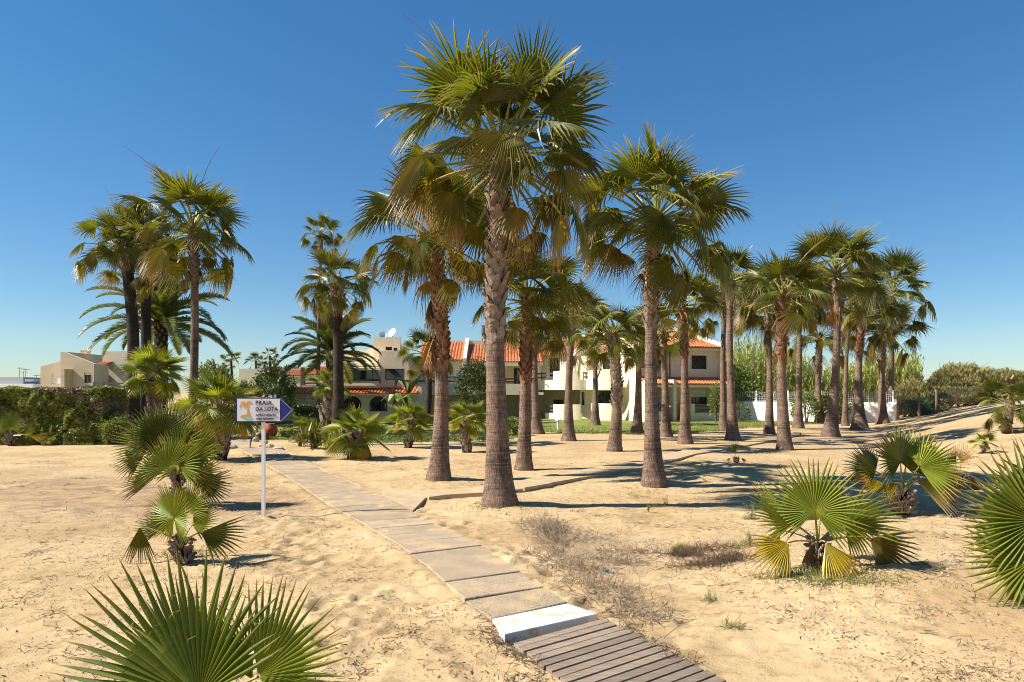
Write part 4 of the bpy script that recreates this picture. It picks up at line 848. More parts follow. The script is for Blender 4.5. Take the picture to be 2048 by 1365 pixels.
b3 = 1.6; mb = MB(); wall(F4, mb, a(747, b3), a(800, b3), 4.6, h(760, 675, b3)[1], b3, .3, [wt, wt2]); mb.box(a(747, b3), a(747, b3)+.3, b3+.3, 6, 4.6, h(760, 675, b3)[1], 0, F4.T); mb.box(a(747, b3)+.3, a(800, b3), b3+.3, 6, 5.5, 5.7, 0, F4.T); mb.build('roof_room', [PT], h4)
mb = MB(); wall(F4, mb, a(690, .5)-2, a(748, .5), 4.2, 5.3, 2.0, .3); mb.prism([(a(690)-2, 4.3), (a(748), 4.3), (a(748), 5.9), (a(700), 5.0)], .25, lambda q: F4.p(q[0], 2.4+q[1], q[2])); mb.build('stair_wall', [PC], h4)
window(F4, h4, wr, panes=2); window(F4, h4, wL, b=-.6, panes=4); window(F4, h4, wt, b=1.7, panes=1); window(F4, h4, wt2, b=1.7, panes=1)
tiles(F4, h4, a(686, -1.5)-.8, a(836, -1.5), -1.9, h(750, 789, -1.9)[1], 0, h(750, 778, 0)[1]+.1)
gl = -1.2; mb = MB(); arch = []
wall(F4, mb, a(552, gl), a(836, gl), -.1, 1.95, gl, .3); mb.build('ground_floor_wall', [PY], h4)
for cx in (705, 757, 803):
    f = MB(); w = .62; c0 = a(cx, gl); pl_ = [(c0-w, .75), (c0+w, .75)]+[(c0+w*math.cos(t), 1.25+w*math.sin(t)*.9) for t in np.linspace(0, math.pi, 11)]
    f.prism(pl_, .05, lambda q: F4.p(q[0], gl-.06+q[1], q[2])); wdo = f.build('arched_window', [M['frame']], h4)
    g = MB()
    for i in range(3): g.box(c0-w+.06+i*w*.66, c0-w+i*w*.66+w*.6, gl-.085, gl-.065, .82, 1.3+.2*(i == 1), 0, F4.T)
    g.build('pane', [M['glass']], wdo)
mb = MB(); mb.box(a(836, gl)-.001, a(836, gl)+.25, gl+.01, 4, -.1, 2.5, 0, F4.T); mb.build('side_wall', [PC], h4)
mb = MB(); aa, zz = h(624, 795, gl-.3); mb.box(aa-.4, aa+.4, gl-.35, gl-.02, zz-.3, zz+.3, 0, F4.T); mb.tube([F4.p(aa+.08, gl-.36, zz), F4.p(aa+.08, gl-.40, zz)], .2, 12, 1); mb.build('air_conditioner', [M['shutter'], M['grey_metal']], h4)
# --- low tiled house on the left of it
h5 = empty('low_tiled_house', (0, 0, 0), 'low cream house with orange hipped tile awning and roof terrace left of the date palm', 'house')
F5 = Fr((P(530, 785, 50).x, 50), (1, 0)); h = F5.hit
tiles(F5, h5, a(0)*0+h(536, 785, -2)[0], h(686, 785, -2)[0]-.85, -2.0, h(600, 788.5, -2)[1], -.2, h(600, 776, -.2)[1])
mb = MB(); mb.box(h(600, 785, -.3)[0], h(690, 785, -.3)[0], -.3, .0, 2.2, h(640, 771, -.3)[1], 0, F5.T); mb.box(h(540)[0], h(690)[0], -.1, .15, 1.9, 2.35, 0, F5.T); mb.box(h(590)[0], h(690)[0], 1.6, 1.9, 2.2, h(640, 752, 1.6)[1], 0, F5.T)
mb.prism([(h(590)[0], 2.3), (h(598)[0], 2.3), (h(602)[0], 3.35), (h(596)[0], 3.35)], .3, lambda q: F5.p(q[0], 1.+q[1], q[2])); mb.build('wall', [PC], h5)
c = MB(); aa = h(605, 785, -.2)[0]; c.box(aa-.13, aa+.13, -.25, .0, 2.5, h(605, 735, -.2)[1], 0, F5.T); c.build('pergola_post', [M['post']], h5)
railing(F5, h5, h(607)[0], h(690)[0], -.2, 2.6, h(640, 758, -.2)[1], 2, (0, .5, 1))
tiles(F5, h5, h(600)[0], h(700)[0], 1.3, h(640, 751, 1.3)[1], 5., h(640, 735, 5.)[1])
tiles(F5, h5, h(524, 785, 6)[0], h(601, 785, 6)[0], 6., h(560, 753, 6)[1], 9.5, h(560, 741, 9.5)[1], name='rear_roof_tiles')
mb = MB(); mb.box(h(480, 785, 10)[0], h(660, 785, 10)[0], 9.8, 10.1, 2., h(560, 738, 10)[1], 0, F5.T); mb.box(h(500, 785, 6)[0], h(601, 785, 6)[0], 6.1, 6.4, -.1, h(560, 753, 6)[1]-.05, 0, F5.T); mb.build('rear_wall', [PC], h5)
mb = MB(); q = h(621, 785, 9)[0]; mb.box(q-.2, q+.3, 8.8, 9.2, 3.2, h(621, 730, 9)[1], 0, F5.T); mb.build('chimney', [PW], h5)
# --- far-left tan house
h6 = empty('tan_house', (0, 0, 0), 'tan house with sloping parapet above the clipped hedge at far left', 'house')
F6 = Fr((P(121, 785, 50).x, 50), (1, 0)); h = F6.hit; z = lambda y, b=0: h(150, y, b)[1]
w1 = HB(F6, 168.5, 745, 183, 766); mb = MB(); ww = HB(F6, 103, 747, 121, 768, .8)
wall(F6, mb, 0, h(188)[0], -.1, z(732), 0, .3, [w1]); mb.prism([(0, z(732)), (h(188)[0], z(732)), (h(188)[0], z(728)), (h(130)[0], z(705)), (0, z(704))], .3, F6.T)
mb.box(0, .3, .3, 7, -.1, z(704), 0, F6.T); mb.box(h(188)[0]-.3, h(188)[0], .3, 1.8, -.1, z(728), 0, F6.T); mb.build('front_wall', [M['plaster_s']], h6)
mb = MB(); a0 = h(81, 785, .8)[0]; wall(F6, mb, a0, -.003, -.1, z(734, .8), .8, .3, [ww]); mb.prism([(a0, z(734, .8)), (-.003, z(734, .8)), (-.003, z(719, .8))], .3, lambda q: F6.p(q[0], .8+q[1], q[2])); mb.box(a0, a0+.3, 1.1, 7, -.1, z(734, .8), 0, F6.T); mb.build('side_wing', [M['plaster_s']], h6)
mb = MB(); mb.box(h(138)[0], h(145)[0], -.9, -.003, -.1, z(739), 0, F6.T); mb.build('buttress', [M['plaster_s']], h6)
window(F6, h6, w1, panes=2, shut=.25); window(F6, h6, ww, b=.9, panes=1, shut=1.)
bb = 1.5; wd = HB(F6, 192, 749, 206, 778, bb); mb = MB(); wall(F6, mb, h(188, 785, bb)[0], h(209, 785, bb)[0], -.1, z(733, bb), bb, .3, [wd]); wall(F6, mb, h(205, 785, 2.5)[0], h(262, 785, 2.5)[0], -.1, z(703, 2.5), 2.5, .3)
mb.box(h(188)[0], h(250)[0], -.2, 1.5, z(782), z(779), 0, F6.T); mb.box(h(188)[0]+.01, h(250)[0], -.2, -.0, z(790), z(779)-.01, 0, F6.T); mb.build('rear_wall', [PC], h6)
window(F6, h6, wd, b=bb+.1, panes=2, name='balcony_door')
tiles(F6, h6, h(189, 785, bb)[0], h(211, 785, bb)[0], bb-.4, z(733, bb-.4), bb+1, z(725, bb+1)); railing(F6, h6, h(189)[0], h(250)[0], -.15, z(779), z(765), 2, (.0, .33, 1), 'rail')
mb = MB(); q = h(160, 785, 4)[0]; q1 = h(174, 785, 4)[0]; mb.box(q, q1, 4, 4.5, z(712, 4), z(704, 4), 0, F6.T)
for i in range(4): c = q+(q1-q)*i/3.3; mb.box(c, c+.1, 4, 4.5, z(704, 4), z(701.5, 4), 0, F6.T)
mb.box(q, q1+.02, 4, 4.5, z(701.5, 4), z(700.5, 4), 0, F6.T); mb.build('chimney', [PT], h6)
mb = MB(); mb.box(h(230)[0], h(262)[0], .5, .8, -.1, z(782), 0, F6.T); mb.build('lower_wall', [PY], h6)
# --- distant white flats with aerials
h7 = empty('distant_block', (0, 0, 0), 'distant white apartment block with roof aerials beyond the hedge', 'building')
F7 = Fr((P(-60, 785, 130).x, 130), (1, 0)); h = F7.hit; z = lambda y, b=0: h(30, y, b)[1]
mb = MB(); mb.box(0, h(66)[0], 0, 12, -.1, z(768), 0, F7.T); mb.build('wall', [PW], h7)
mb = MB(); mb.box(0, h(24)[0], 3, 9, z(768), z(754), 0, F7.T); mb.box(h(27)[0], h(45)[0], 3, 9, z(768), z(758), 0, F7.T); mb.build('roof_room', [M['grey_metal']], h7)
for i, (x0, x1) in enumerate(((36, 44), (46, 54), (56, 63))):
    mb = MB(); mb.add([F7.p(h(x0)[0], 1, z(769)), F7.p(h(x1)[0], 1, z(769)), F7.p(h(x1)[0], 2.2, z(763)), F7.p(h(x0)[0], 2.2, z(763))], [(0, 1, 2, 3)]); mb.add([F7.p(h(x0)[0], 1, z(769)-.1), F7.p(h(x1)[0], 1, z(769)-.1), F7.p(h(x1)[0], 2.2, z(763)-.1), F7.p(h(x0)[0], 2.2, z(763)-.1)], [(3, 2, 1, 0)]); mb.build('solar_panel', [M['glass']], h7)
for x, y in ((1, 733), (9, 741), (14, 736), (36, 748), (63, 757)):
    mb = MB(); mb.tube([F7.p(h(x)[0], 5, z(768)), F7.p(h(x)[0], 5, z(y))], .06, 5); q = z(y+2)
    for k in range(4): mb.tube([F7.p(h(x)[0]-.2+k*.3, 4.4, q), F7.p(h(x)[0]-.2+k*.3, 5.6, q)], .04, 4)
    mb.tube([F7.p(h(x)[0]-.5, 5, q), F7.p(h(x)[0]+1, 5, q)], .05, 4); mb.build('aerial', [M['grey_metal']], h7)
# satellite dishes on the flat roof
for x, y, r_, bb, lab, tl in ((765, 671, .26, 2.6, 'smaller white satellite dish at the left edge of the flat roof', .35), (784, 666, .34, 2.2, 'larger white satellite dish with its arm on the flat roof', -.5)):
    q = P(x, y, 50+bb); base = Vector((q.x, q.y, 5.7)); t = empty('satellite_dish', base, lab, 'satellite dish', 'satellite dishes on the flat roof')
    mb = MB(); mb.tube([Vector((0, .1, 0)), Vector((0, .1, q.z-5.7))], .03, 6); mb.build('mast', [M['grey_metal']], t)
    mb = MB(); ax = Vector((tl, -.75, .45)).normalized(); e1 = ax.cross(Z3).normalized(); e2 = ax.cross(e1); c = Vector((0, 0, q.z-5.7)); n = 20; vs = [c-ax*.1]; fs = []
    for k, rr_ in enumerate((.33, .66, 1)):
        for j in range(n): vs.append(c+(e1*math.cos(6.283*j/n)+e2*math.sin(6.283*j/n))*r_*1.15*rr_+ax*(.16*rr_**2-.1))
    fs += [(0, 1+j, 1+(j+1) % n) for j in range(n)]
    for k in range(2): fs += [(1+k*n+j, 1+(k+1)*n+j, 1+(k+1)*n+(j+1) % n, 1+k*n+(j+1) % n) for j in range(n)]
    mb.add(vs, fs); mb.build('reflector', [M['white_metal']], t, smooth=True)
    mb = MB(); mb.tube([c-e2*r_, c+ax*.45], .015, 5); mb.tube([c+ax*.42, c+ax*.5], .05, 8); mb.build('receiver_arm', [M['grey_metal']], t)
# --- white garden wall with wire fence
W0 = Vector((15.9, 51.2, 0)); W1 = Vector((25.5, 45.7, 0)); FW = Fr(W0, W1-W0); LW = (W1-W0).length
gw = empty('garden_wall', (0, 0, 0), 'long bright white garden wall behind the right hand palms', 'wall')
mb = MB(); mb.box(-.3, LW, 0, .2, -.2, 1.42, 0, FW.T); mb.box(LW, LW+.25, -.02, .25, -.2, 1.62, 0, FW.T); mb.build('wall_body', [PW], gw)
wf = empty('wire_fence', (0, 0, 0), 'white welded wire fence on top of the garden wall', 'fence')
for k in range(6): mb = MB(); c = .1+k*(LW-.1)/5; mb.box(c-.04, c+.04, .06, .14, 1.42, 2.22, 0, FW.T); mb.build('post', [M['white_metal']], wf)
mb = MB()
for k in range(5): z_ = 1.5+k*.15; mb.box(0, LW, .09, .103, z_, z_+.013, 0, FW.T)
for k in range(int(LW/.12)): mb.box(k*.12, k*.12+.010, .104, .114, 1.45, 2.15, 0, FW.T)
tag(mb.build('wire_panel', [M['white_metal']], wf), kind='stuff')
# --- chain link fence up the dune
cf = empty('chain_link_fence', (0, 0, 0), 'green chain link fence with brown wooden posts climbing the dune', 'fence')
cp = [P(1796, 838, 45.5), P(1838, 832, 46), P(1873, 826, 46.5), P(1973, 812, 49), P(2075, 803, 51), P(2180, 797, 53)]
for q in cp: q.z = g1(q.x, q.y)-.1
for q in cp: mb = MB(); mb.tube([q, q+Z3*1.75], [.09, .08], 8); mb.build('post', [M['post']], cf)
mb = MB()
for i in range(len(cp)-1):
    a_0, b_0 = cp[i]+Z3*.1, cp[i+1]+Z3*.1; L = (b_0-a_0).length; d = (b_0-a_0)/L; hh = 1.5; nW = int(L/.16)
    for s in (1, -1):
        for k in range(-int(hh/.16), nW+int(hh/.16)):
            x0 = k*.16; x1 = x0+s*hh; t0, t1 = 0., 1.
            if x1 == x0: continue
            lo, hi = sorted([(0-x0)/(x1-x0), (L-x0)/(x1-x0)]); t0 = max(0, lo); t1 = min(1, hi)
            if t1 <= t0: continue
            p = a_0+d*(x0+(x1-x0)*t0)+Z3*hh*t0; q = a_0+d*(x0+(x1-x0)*t1)+Z3*hh*t1; w = Z3*.006
            mb.add([p-w, q-w, q+w, p+w], [(0, 1, 2, 3)])
tag(mb.build('wire_mesh', [M['wire']], cf), kind='stuff')
# ------------------------------------------------------------------ tall fan palms
for row in PALMS:
    bx, by, tx, ty, cr, ww, bo, n, st, lab, ex = row
    make_palm(bx, by, tx, ty, cr, ww, bo, n, st, lab, 'fan palms of the grove', **ex)
for row in LEFT:
    bx, by, tx, ty, cr, ww, bo, n, st, lab, ex = row
    make_palm(bx, by, tx, ty, cr, ww, bo, n, st, lab, 'fan palms on the left', **ex)
# ------------------------------------------------------------------ date palms
def date_palm(bx, tx, ty, rpx, Y, wpx, label, seed, n=42, low=0.):
    base = P(bx, 785, Y); base.z = g1(base.x, base.y)-.02; ppm = FPX/Y; top = P(tx, ty, Y)-base; root = empty('date_palm', base, label, 'palm tree', 'date palms')
    mb = MB(); rr = random.Random(seed); rw = wpx/2/ppm; pts = [top*(i/14) for i in range(15)]
    mb.tube(pts, [rw*(1.1+.08*math.sin(i*2.3)) for i in range(15)], 14); mb.build('trunk', [M['trunk_dark']], root, smooth=True)
    J = MB()
    for i in range(160):
        t = i/160; az = i*2.4; b = boot_mesh(i % 7); J.add([top*t+Vector((math.cos(az), math.sin(az), 0))*rw+Matrix.Rotation(az, 3, 'Z') @ (Vector(v)*1.2) for v in b.v], b.f)
    tag(J.build('leaf_bases', [M['boot']], root), kind='stuff')
    L = rpx/ppm*1.12; ms = [(date_frond(e, 3.0, ar, seed+i)) for i, (e, ar) in enumerate(((84, 40), (70, 66), (56, 84), (40, 92), (20, 80), (2, 66)))]
    az = 0
    for i in range(n):
        k = min(5, int(i/n*6)); az += 137.5+rr.uniform(-8, 8); o = link('frond', ms[k], root, top+Vector((0, 0, -.35*i/n))); s = L/3*rr.uniform(.88, 1.08)
        q = Matrix.Rotation(R(az), 4, 'Z') @ Matrix.Rotation(rr.uniform(-.3, .3), 4, 'X'); o.rotation_euler = q.to_euler(); o.scale = (s, s, s)
date_palm(322, 322, 642, 132, 47, 22, 'feathery date palm behind the tall trio on the left', 5)
date_palm(664, 664, 705, 110, 45, 20, 'feathery date palm with arching fronds behind the smooth black trunk', 9, n=40)
# ------------------------------------------------------------------ short fan palms, middle distance
YG = 'short fan palms around the path'
short = [
 (310,858, 308,742, 84, 24, 'young', 30, 'bushy short fan palm with drooping lower fronds behind the hedge end', dict(seed=101, Y=30)),
 (437,920, 436,812, 104, 26, 'young', 28, 'short shaggy trunked fan palm just left of the blue arrow sign', dict(seed=104, flare=1.1)),
 (712,918, 712,868, 80, 26, 'young', 26, 'stout young fan palm with ball shaped stump right of the path', dict(seed=107, flare=1.2)),
 (815,896, 818,840, 62, 12, 'young', 22, 'young fan palm with yellow lower fronds left of the red shaggy trunk', dict(seed=110)),
 (935,905, 936,836, 60, 16, 'young', 24, 'young fan palm between the two thick foreground trunks', dict(seed=113, flare=1.1)),
 (602,884, 604,858, 44, 8, 'young', 16, 'small fan palm beside the short square hedge', dict(seed=116)),
 (655,848, 657,772, 52, 26, 'young', 22, 'small shaggy fan palm hugging the smooth black trunk', dict(seed=119, Y=31)),
 (2012,858, 2016,806, 66, 14, 'green', 22, 'dark dwarf fan palm on the dune at the right edge', dict(seed=122, Y=24, flare=1.1)),
 (1964,908, 1966,882, 32, 5, 'young', 12, 'small pale fan palm seedling below the dune', dict(seed=125)),
 (2014,868, 2012,846, 26, 5, 'young', 10, 'tiny fan palm seedling in front of the dark dwarf palm', dict(seed=128)),
]
for bx, by, tx, ty, cr, ww, st, n, lab, ex in short:
    ex = dict(ex); ex.setdefault('flare', 1.2)
    make_palm(bx, by, tx, ty, cr, ww, by-1, n, st, lab, YG, mat_='trunk_dark', boots='boot', each=False, spears=0, name='short_fan_palm', cat='palm', **ex)
# ------------------------------------------------------------------ low palms in the sand near the camera
NG = 'young fan palms in the open sand'
up = (.05, -.95, .25)
low_palm(1640,1140, 1636,1081, [
 (1629,1023, -.15, 116, 92, 290, (-.45,-.82,.28,-.15), 'young', .0, .05), (1586,1048, .05, 118, 150, 100, (.75,-.5,.45,-.25), 'young', .1, .25),
 (1577,1086, -.15, 92, 214, 112, (.3,-.8,.5,-.1), 'yellow', .15, .4), (1651,1085, -.3, 112, -66, 84, (.1,-.85,.5,-.35), 'yellow', .1, .2),
 (1740,1077, .1, 118, -36, 100, (-.2,-.8,.5,-.1), 'brown', .1, .2), (1681,1048, -.05, 128, 26, 96, (-.6,-.55,.6,-.25), 'young', .1, .25),
 (1690,1046, .1, 95, -38, 90, (-.3,-.8,.4,.1), 'young', .3, .5), (1560,1062, .15, 78, 240, 80, (.5,-.7,.3,.1), 'yellow', .3, .6),
 (1640,1040, .35, 90, 70, 220, (-.2,-.8,.5,.3), 'young', .05, .1), (1622,1090, -.1, 62, 262, 60, (.2,-.9,.2), 'dead', .6, 1.)],
 'young fan palm with one big upright fan and yellow lower leaves on the right', NG, .07, seed=31)
low_palm(1806,1030, 1805,986, [
 (1801,925, 0, 82, 96, 265, (.3,-.85,.4), 'leaf', .0, .05), (1838,934, -.1, 97, 22, 190, (-.25,-.8,.55), 'young', .05, .15), (1752,943, .05, 72, 132, 170, (.5,-.7,.5), 'leaf', .1, .2),
 (1768,968, -.15, 66, 172, 70, (.1,-.6,.8,-.2), 'yellow', .1, .3), (1832,961, -.1, 104, -24, 76, (-.1,-.7,.7,-.1), 'brown', .1, .3), (1850,945, .2, 95, -14, 120, (-.2,-.7,.6), 'olive', .25, .5),
 (1742,938, .2, 60, 190, 140, (.3,-.8,.4), 'leaf', .2, .4), (1812,930, .35, 80, 60, 200, (-.2,-.8,.5), 'leaf', .0, .1), (1800,968, -.2, 58, 200, 60, (.2,-.7,.6), 'yellow', .2, .4)],
 'dark green young fan palm behind the one with the big upright fan', NG, .10, seed=33)
low_palm(2085,1200, 2085,1110, [
 (2078,1042, 0, 175, 150, 210, (-.3,-.9,.35), 'young', .02, .1), (2068,1120, -.1, 148, 190, 128, (.15,-.85,.5), 'young', .05, .15), (2110,1020, .1, 170, 100, 240, (0,-.9,.4), 'young', 0, .1),
 (2036,1150, -.1, 82, 256, 44, (.2,-.9,.2), 'dead', .3, .4), (2120,1080, .1, 150, 10, 200, (-.2,-.8,.4), 'young', .1, .2), (2060,1075, .25, 150, 168, 150, (.3,-.8,.4), 'leaf', .1, .2)],
 'large fan palm cut off by the right edge of the photo', NG, .1, seed=35)
low_palm(366,1128, 363,1083, [
 (348,1037, -.1, 80, 95, 330, (-.45,-.8,.35,-.15), 'young', 0, .06), (403,1065, -.1, 96, -10, 92, (-.1,-.7,.7,-.1), 'leaf', .08, .2), (280,1054, .05, 84, -92, 58, (.2,-.9,.1), 'olive', .1, .2),
 (372,1020, .25, 66, 72, 200, (-.1,-.85,.5), 'young', 0, .1), (350,1040, .3, 66, 130, 200, (.2,-.85,.4), 'leaf', .0, .1), (385,1050, .2, 70, 35, 150, (-.4,-.75,.5), 'young', .05, .15), (330,1058, .25, 66, 165, 120, (.4,-.7,.5), 'leaf', .1, .2)],
 'small fan palm with one hanging fan and one flat fan beside the sign shadow', NG, .075, seed=37)
low_palm(356,1012, 354,950, [
 (354,934, -.1, 84, 90, 250, (-.4,-.8,.35), 'young', 0, .06), (368,930, .1, 90, 48, 190, (-.2,-.85,.5), 'young', 0, .08), (317,872, .15, 70, 100, 300, (.1,-.9,.4), 'leaf', 0, .06),
 (308,958, -.1, 74, 190, 84, (.2,-.7,.7), 'olive', .1, .2), (286,912, 0, 68, 205, 90, (.3,-.8,.5), 'leaf', .1, .2), (403,965, -.05, 68, -24, 120, (-.2,-.8,.5), 'leaf', .1, .2),
 (360,934, -.2, 72, 8, 110, (-.1,-.7,.7), 'young', .05, .1), (340,880, .3, 84, 118, 260, (.1,-.9,.4), 'leaf', 0, .06), (345,900, .3, 84, 60, 240, (-.1,-.9,.4), 'young', 0, .06), (300,890, .25, 76, 140, 220, (.2,-.85,.4), 'young', 0, .08), (385,905, .2, 80, 30, 200, (-.3,-.8,.4), 'young', 0, .08), (322,945, .0, 70, 165, 130, (.3,-.7,.6), 'young', .05, .15), (335,935, -.2, 66, 120, 200, (-.2,-.85,.4), 'young', 0, .08), (388,950, -.1, 66, 345, 130, (-.3,-.7,.6), 'leaf', .1, .2)],
 'taller young fan palm just behind the small one left of the sign', NG, .075, seed=39)
low_palm(400,1500, 395,1430, [
 (380,1390, .1, 302, 112, 156, (-.2,-.93,.28), 'fore', 0, .04), (398,1392, -.25, 246, 86, 120, (-.2,-.9,.35), 'fore', 0, .04), (516,1354, -.1, 208, 40, 150, (-.35,-.85,.35), 'fore', 0, .05),
 (505,1360, .1, 150, 118, 60, (-.2,-.9,.35), 'fore', 0, .05)],
 'big foreground fan palm spreading up from the bottom edge', NG, .09, Y=3.9, seed=41)
low_palm(24,892, 23,872, [
 (21,856, 0, 36, 95, 260, (0,-.93,.35), 'young', 0, .06), (48,868, 0, 32, 40, 120, (-.1,-.8,.5), 'young', .05, .1), (60,872, -.1, 42, -4, 60, (-.1,-.6,.8), 'yellow', .05, .1), (42,872, -.1, 32, -55, 60, (-.1,-.8,.5), 'olive', .1, .2), (4,860, 0, 30, 165, 140, (.2,-.8,.5), 'young', .05, .1)],
 'small fan palm in front of the hedge at the far left', NG, .12, seed=43)
low_palm(1472,926, 1472,915, [
 (1471,905, 0, 26, 92, 60, (0,-.95,.3), 'leaf', 0, .05), (1470,908, .1, 22, 100, 50, (0.1,-.95,.3), 'leaf', 0, .05), (1462,916, 0, 14, 215, 50, (.2,-.8,.5), 'dead', .3, .5), (1482,916, 0, 16, -35, 50, (-.2,-.8,.5), 'dead', .3, .5)],
 'tiny fan palm sprout with one upright closed fan by the side path', NG, .05, seed=45)
low_palm(1918,978, 1918,955, [
 (1922,925, 0, 40, 70, 90, (-.2,-.9,.3), 'dead', .1, .2), (1930,955, 0, 55, -30, 60, (-.2,-.7,.6), 'dead', .2, .3), (1912,930, .1, 38, 120, 90, (.2,-.9,.3), 'brown', .1, .2)],
 'withered small palm with brown fans behind the dark green young palm', NG, .09, seed=47)
# spiky clump beside the path
def spiky(bx, by, rpx, label, seed, n=150):
    base = G(bx, by); ppm = FPX/base.y; rt = empty('spiky_plant', base, label, 'plant', 'spiky plants beside the path'); r = rpx/ppm; rr = random.Random(seed); mb = MB()
    for i in range(n):
        c = Vector((rr.uniform(-.35, .35)*r, rr.uniform(-.3, .3)*r, rr.uniform(.05, .5)*r)); a = rr.uniform(0, 6.28); e = rr.uniform(-.1, 1.4); d = Vector((math.cos(a)*math.cos(e), math.sin(a)*math.cos(e), math.sin(e))); L = r*rr.uniform(.45, .75); w = d.cross(Z3).normalized()*.03*r
        m = c+d*L*.55; t = c+d*L-Z3*.06*L; mb.add([c-w*.6, c+w*.6, m+w, m-w, t], [(0, 1, 2, 3), (3, 2, 4)], 0, [0, 0, .4, .4, .9])
    mb.build('leaves', [M['leaf']], rt, tip=True)
    mb = MB(); mb.tube([Vector((0, 0, -.05)), Vector((.03, 0, r*.5))], [.12*r, .09*r], 8); mb.build('stem', [M['bark']], rt)
spiky(628, 898, 62, 'spiky dark green plant on the left of the short fan palms', 3); spiky(668, 903, 58, 'spiky grey green plant touching the stout young palm', 5); spiky(600, 893, 34, 'small yellowish spiky plant at the path edge', 8, 80)
# ------------------------------------------------------------------ hedges, shrubs, trees
def hedge(x0, x1, py, top, Y, depth, label, n, leaf=.085, seed=2, name='hedge', mk='hedge', mix='hedge_dry'):
    a = P(x0, py, Y); b = P(x1, py, Y); z1 = P(x0, top, Y).z; base = Vector(((a.x+b.x)/2, Y+depth/2, g1((a.x+b.x)/2, Y))); rt = empty(name, base, label, 'hedge')
    rg = np.random.default_rng(seed); w = b.x-a.x; H = z1-base.z; X = (rg.random(n)-.5)*w; f = rg.random(n); dY = (rg.random(n)-.5)*depth; Z = rg.random(n)*H
    s = rg.random(n); front = s < .55; tp = (s >= .55) & (s < .8); rt_ = (s >= .8) & (s < .9)
    off = (vnoise(X*1.6+30, Z*1.8+10)-.5)*.35+(vnoise(X*5+30, Z*5+10)-.5)*.2
    dY = np.where(front, -depth/2+rg.random(n)**2*.45+off, dY); Z = np.where(tp, H-rg.random(n)**2*.25+(vnoise(X*2+3, dY*2)-.5)*.22, Z); X = np.where(rt_, w/2-rg.random(n)**2*.3+(vnoise(dY*2, Z*2)-.5)*.4, X)
    C = np.stack([X, dY, Z], 1); kp = (Z > .05) & (rg.random(n) > .5*(vnoise(X*2.2+7, Z*2.2+3) > .8)); C = C[kp]
    mi = ((vnoise(C[:, 0]*1.1+5, C[:, 2]*1.3+8)+.25*rg.random(len(C))) > .98).astype(int)
    leaf_cloud('foliage', C, leaf, [M[mk], M[mix]], rt, 1.6, seed, .35, 'stuff', mi=mi)
    mb = MB(); rr = random.Random(seed)
    for i in range(int(w*2.5)):
        x = rr.uniform(-.48, .48)*w; mb.tube([Vector((x, rr.uniform(-.3, .3)*depth, -.1)), Vector((x+rr.uniform(-.2, .2), 0, H*.5)), Vector((x+rr.uniform(-.4, .4), rr.uniform(-.3, .3)*depth, H*.88))], [.04, .03, .012], 5)
    mb.build('stem', [M['bark']], rt)
hedge(-170, 203, 890, 778, 27.2, 1.6, 'dense clipped dark green hedge at the far left', 80000, .125)
hedge(586, 626, 862, 812, 38, 1.6, 'short square dark hedge beside the sign arrow', 9000, .09, 4, mk='bush_dark', mix='bush')
rt = bush(226, 876, 62, 104, 'bare brown twiggy shrub leaning on the hedge end', 'hedge_dry', 3600, .05, Y=28.2, seed=3, asp=5, up=.1)
bush(232, 884, 62, 62, 'leafy low shrub under the twiggy shrub', 'hedge', 2200, .09, Y=27.4, seed=4, mixm='bush')
bush(408, 900, 40, 22, 'low green shrub at the foot of the tall trio', 'bush_dark', 700, .08, Y=27, seed=41)
bush(1440+34, 838, 100, 108, 'leafy green tree beside the end of the white house', 'bush', 6500, .16, name='small_tree', cat='tree', Y=52, seed=5, low=.5)
bush(1432, 835, 30, 62, 'small yellow green tree at the house corner', 'bush', 900, .12, name='small_tree', cat='tree', Y=47.2, seed=55, low=.62)
bush(1612, 846, 58, 64, 'open leaved round bush in front of the white wall', 'bush', 1300, .16, Y=45.5, seed=6, low=.52, stems=9)
bush(1668, 843, 66, 62, 'dense round bush in front of the white wall', 'bush', 3600, .14, Y=46.5, seed=7, low=.45)
bush(1480, 838, 46, 34, 'small sparse shrub in the shaded part of the white wall', 'bush_dark', 420, .13, Y=48.5, seed=8, low=.5)
bush(957, 836, 84, 108, 'dark reddish green tree against the shuttered house', 'bush_dark', 6500, .16, name='small_tree', cat='tree', Y=50, seed=9, low=.55, mixm='bush')
bush(1012, 872, 62, 46, 'rounded green flowering shrub between the thick trunks', 'bush', 2600, .085, Y=33, seed=10)
bush(1050, 842, 26, 70, 'slim pale climbing shrub against the cream pillar', 'bush', 900, .1, Y=50, seed=11, low=.5)
bush(550, 790, 92, 60, 'bright green shrub in front of the orange roof', 'bush', 4500, .15, Y=46, seed=12, low=.5)
bush(478, 800, 96, 36, 'bushy green tree above the sign', 'bush', 7000, .13, name='small_tree', cat='tree', Y=44, seed=13, low=.5)
bush(400, 880, 80, 70, 'dark shrub mass behind the short shaggy palm', 'bush_dark', 5000, .14, Y=36, seed=14, low=.45)
bush(585, 876, 50, 30, 'low dark shrub right of the terracotta pot', 'bush_dark', 1600, .09, Y=31, seed=15)
bush(474, 872, 24, 40, 'garden shrub with orange flowers left of the path', 'bush', 1500, .08, Y=34, seed=16, mixm='orange')
bush(447, 892, 26, 40, 'green flower bed shrub behind the shaggy palm trunk', 'bush', 1400, .08, Y=30, seed=17, mixm='hedge')
bush(527, 882, 18, 18, 'little grey green plant beside the path stones', 'weed', 420, .06, Y=30.5, seed=18)
bush(534, 851, 26, 34, 'dark shrub at the far end of the path', 'bush_dark', 1200, .1, Y=44, seed=19)
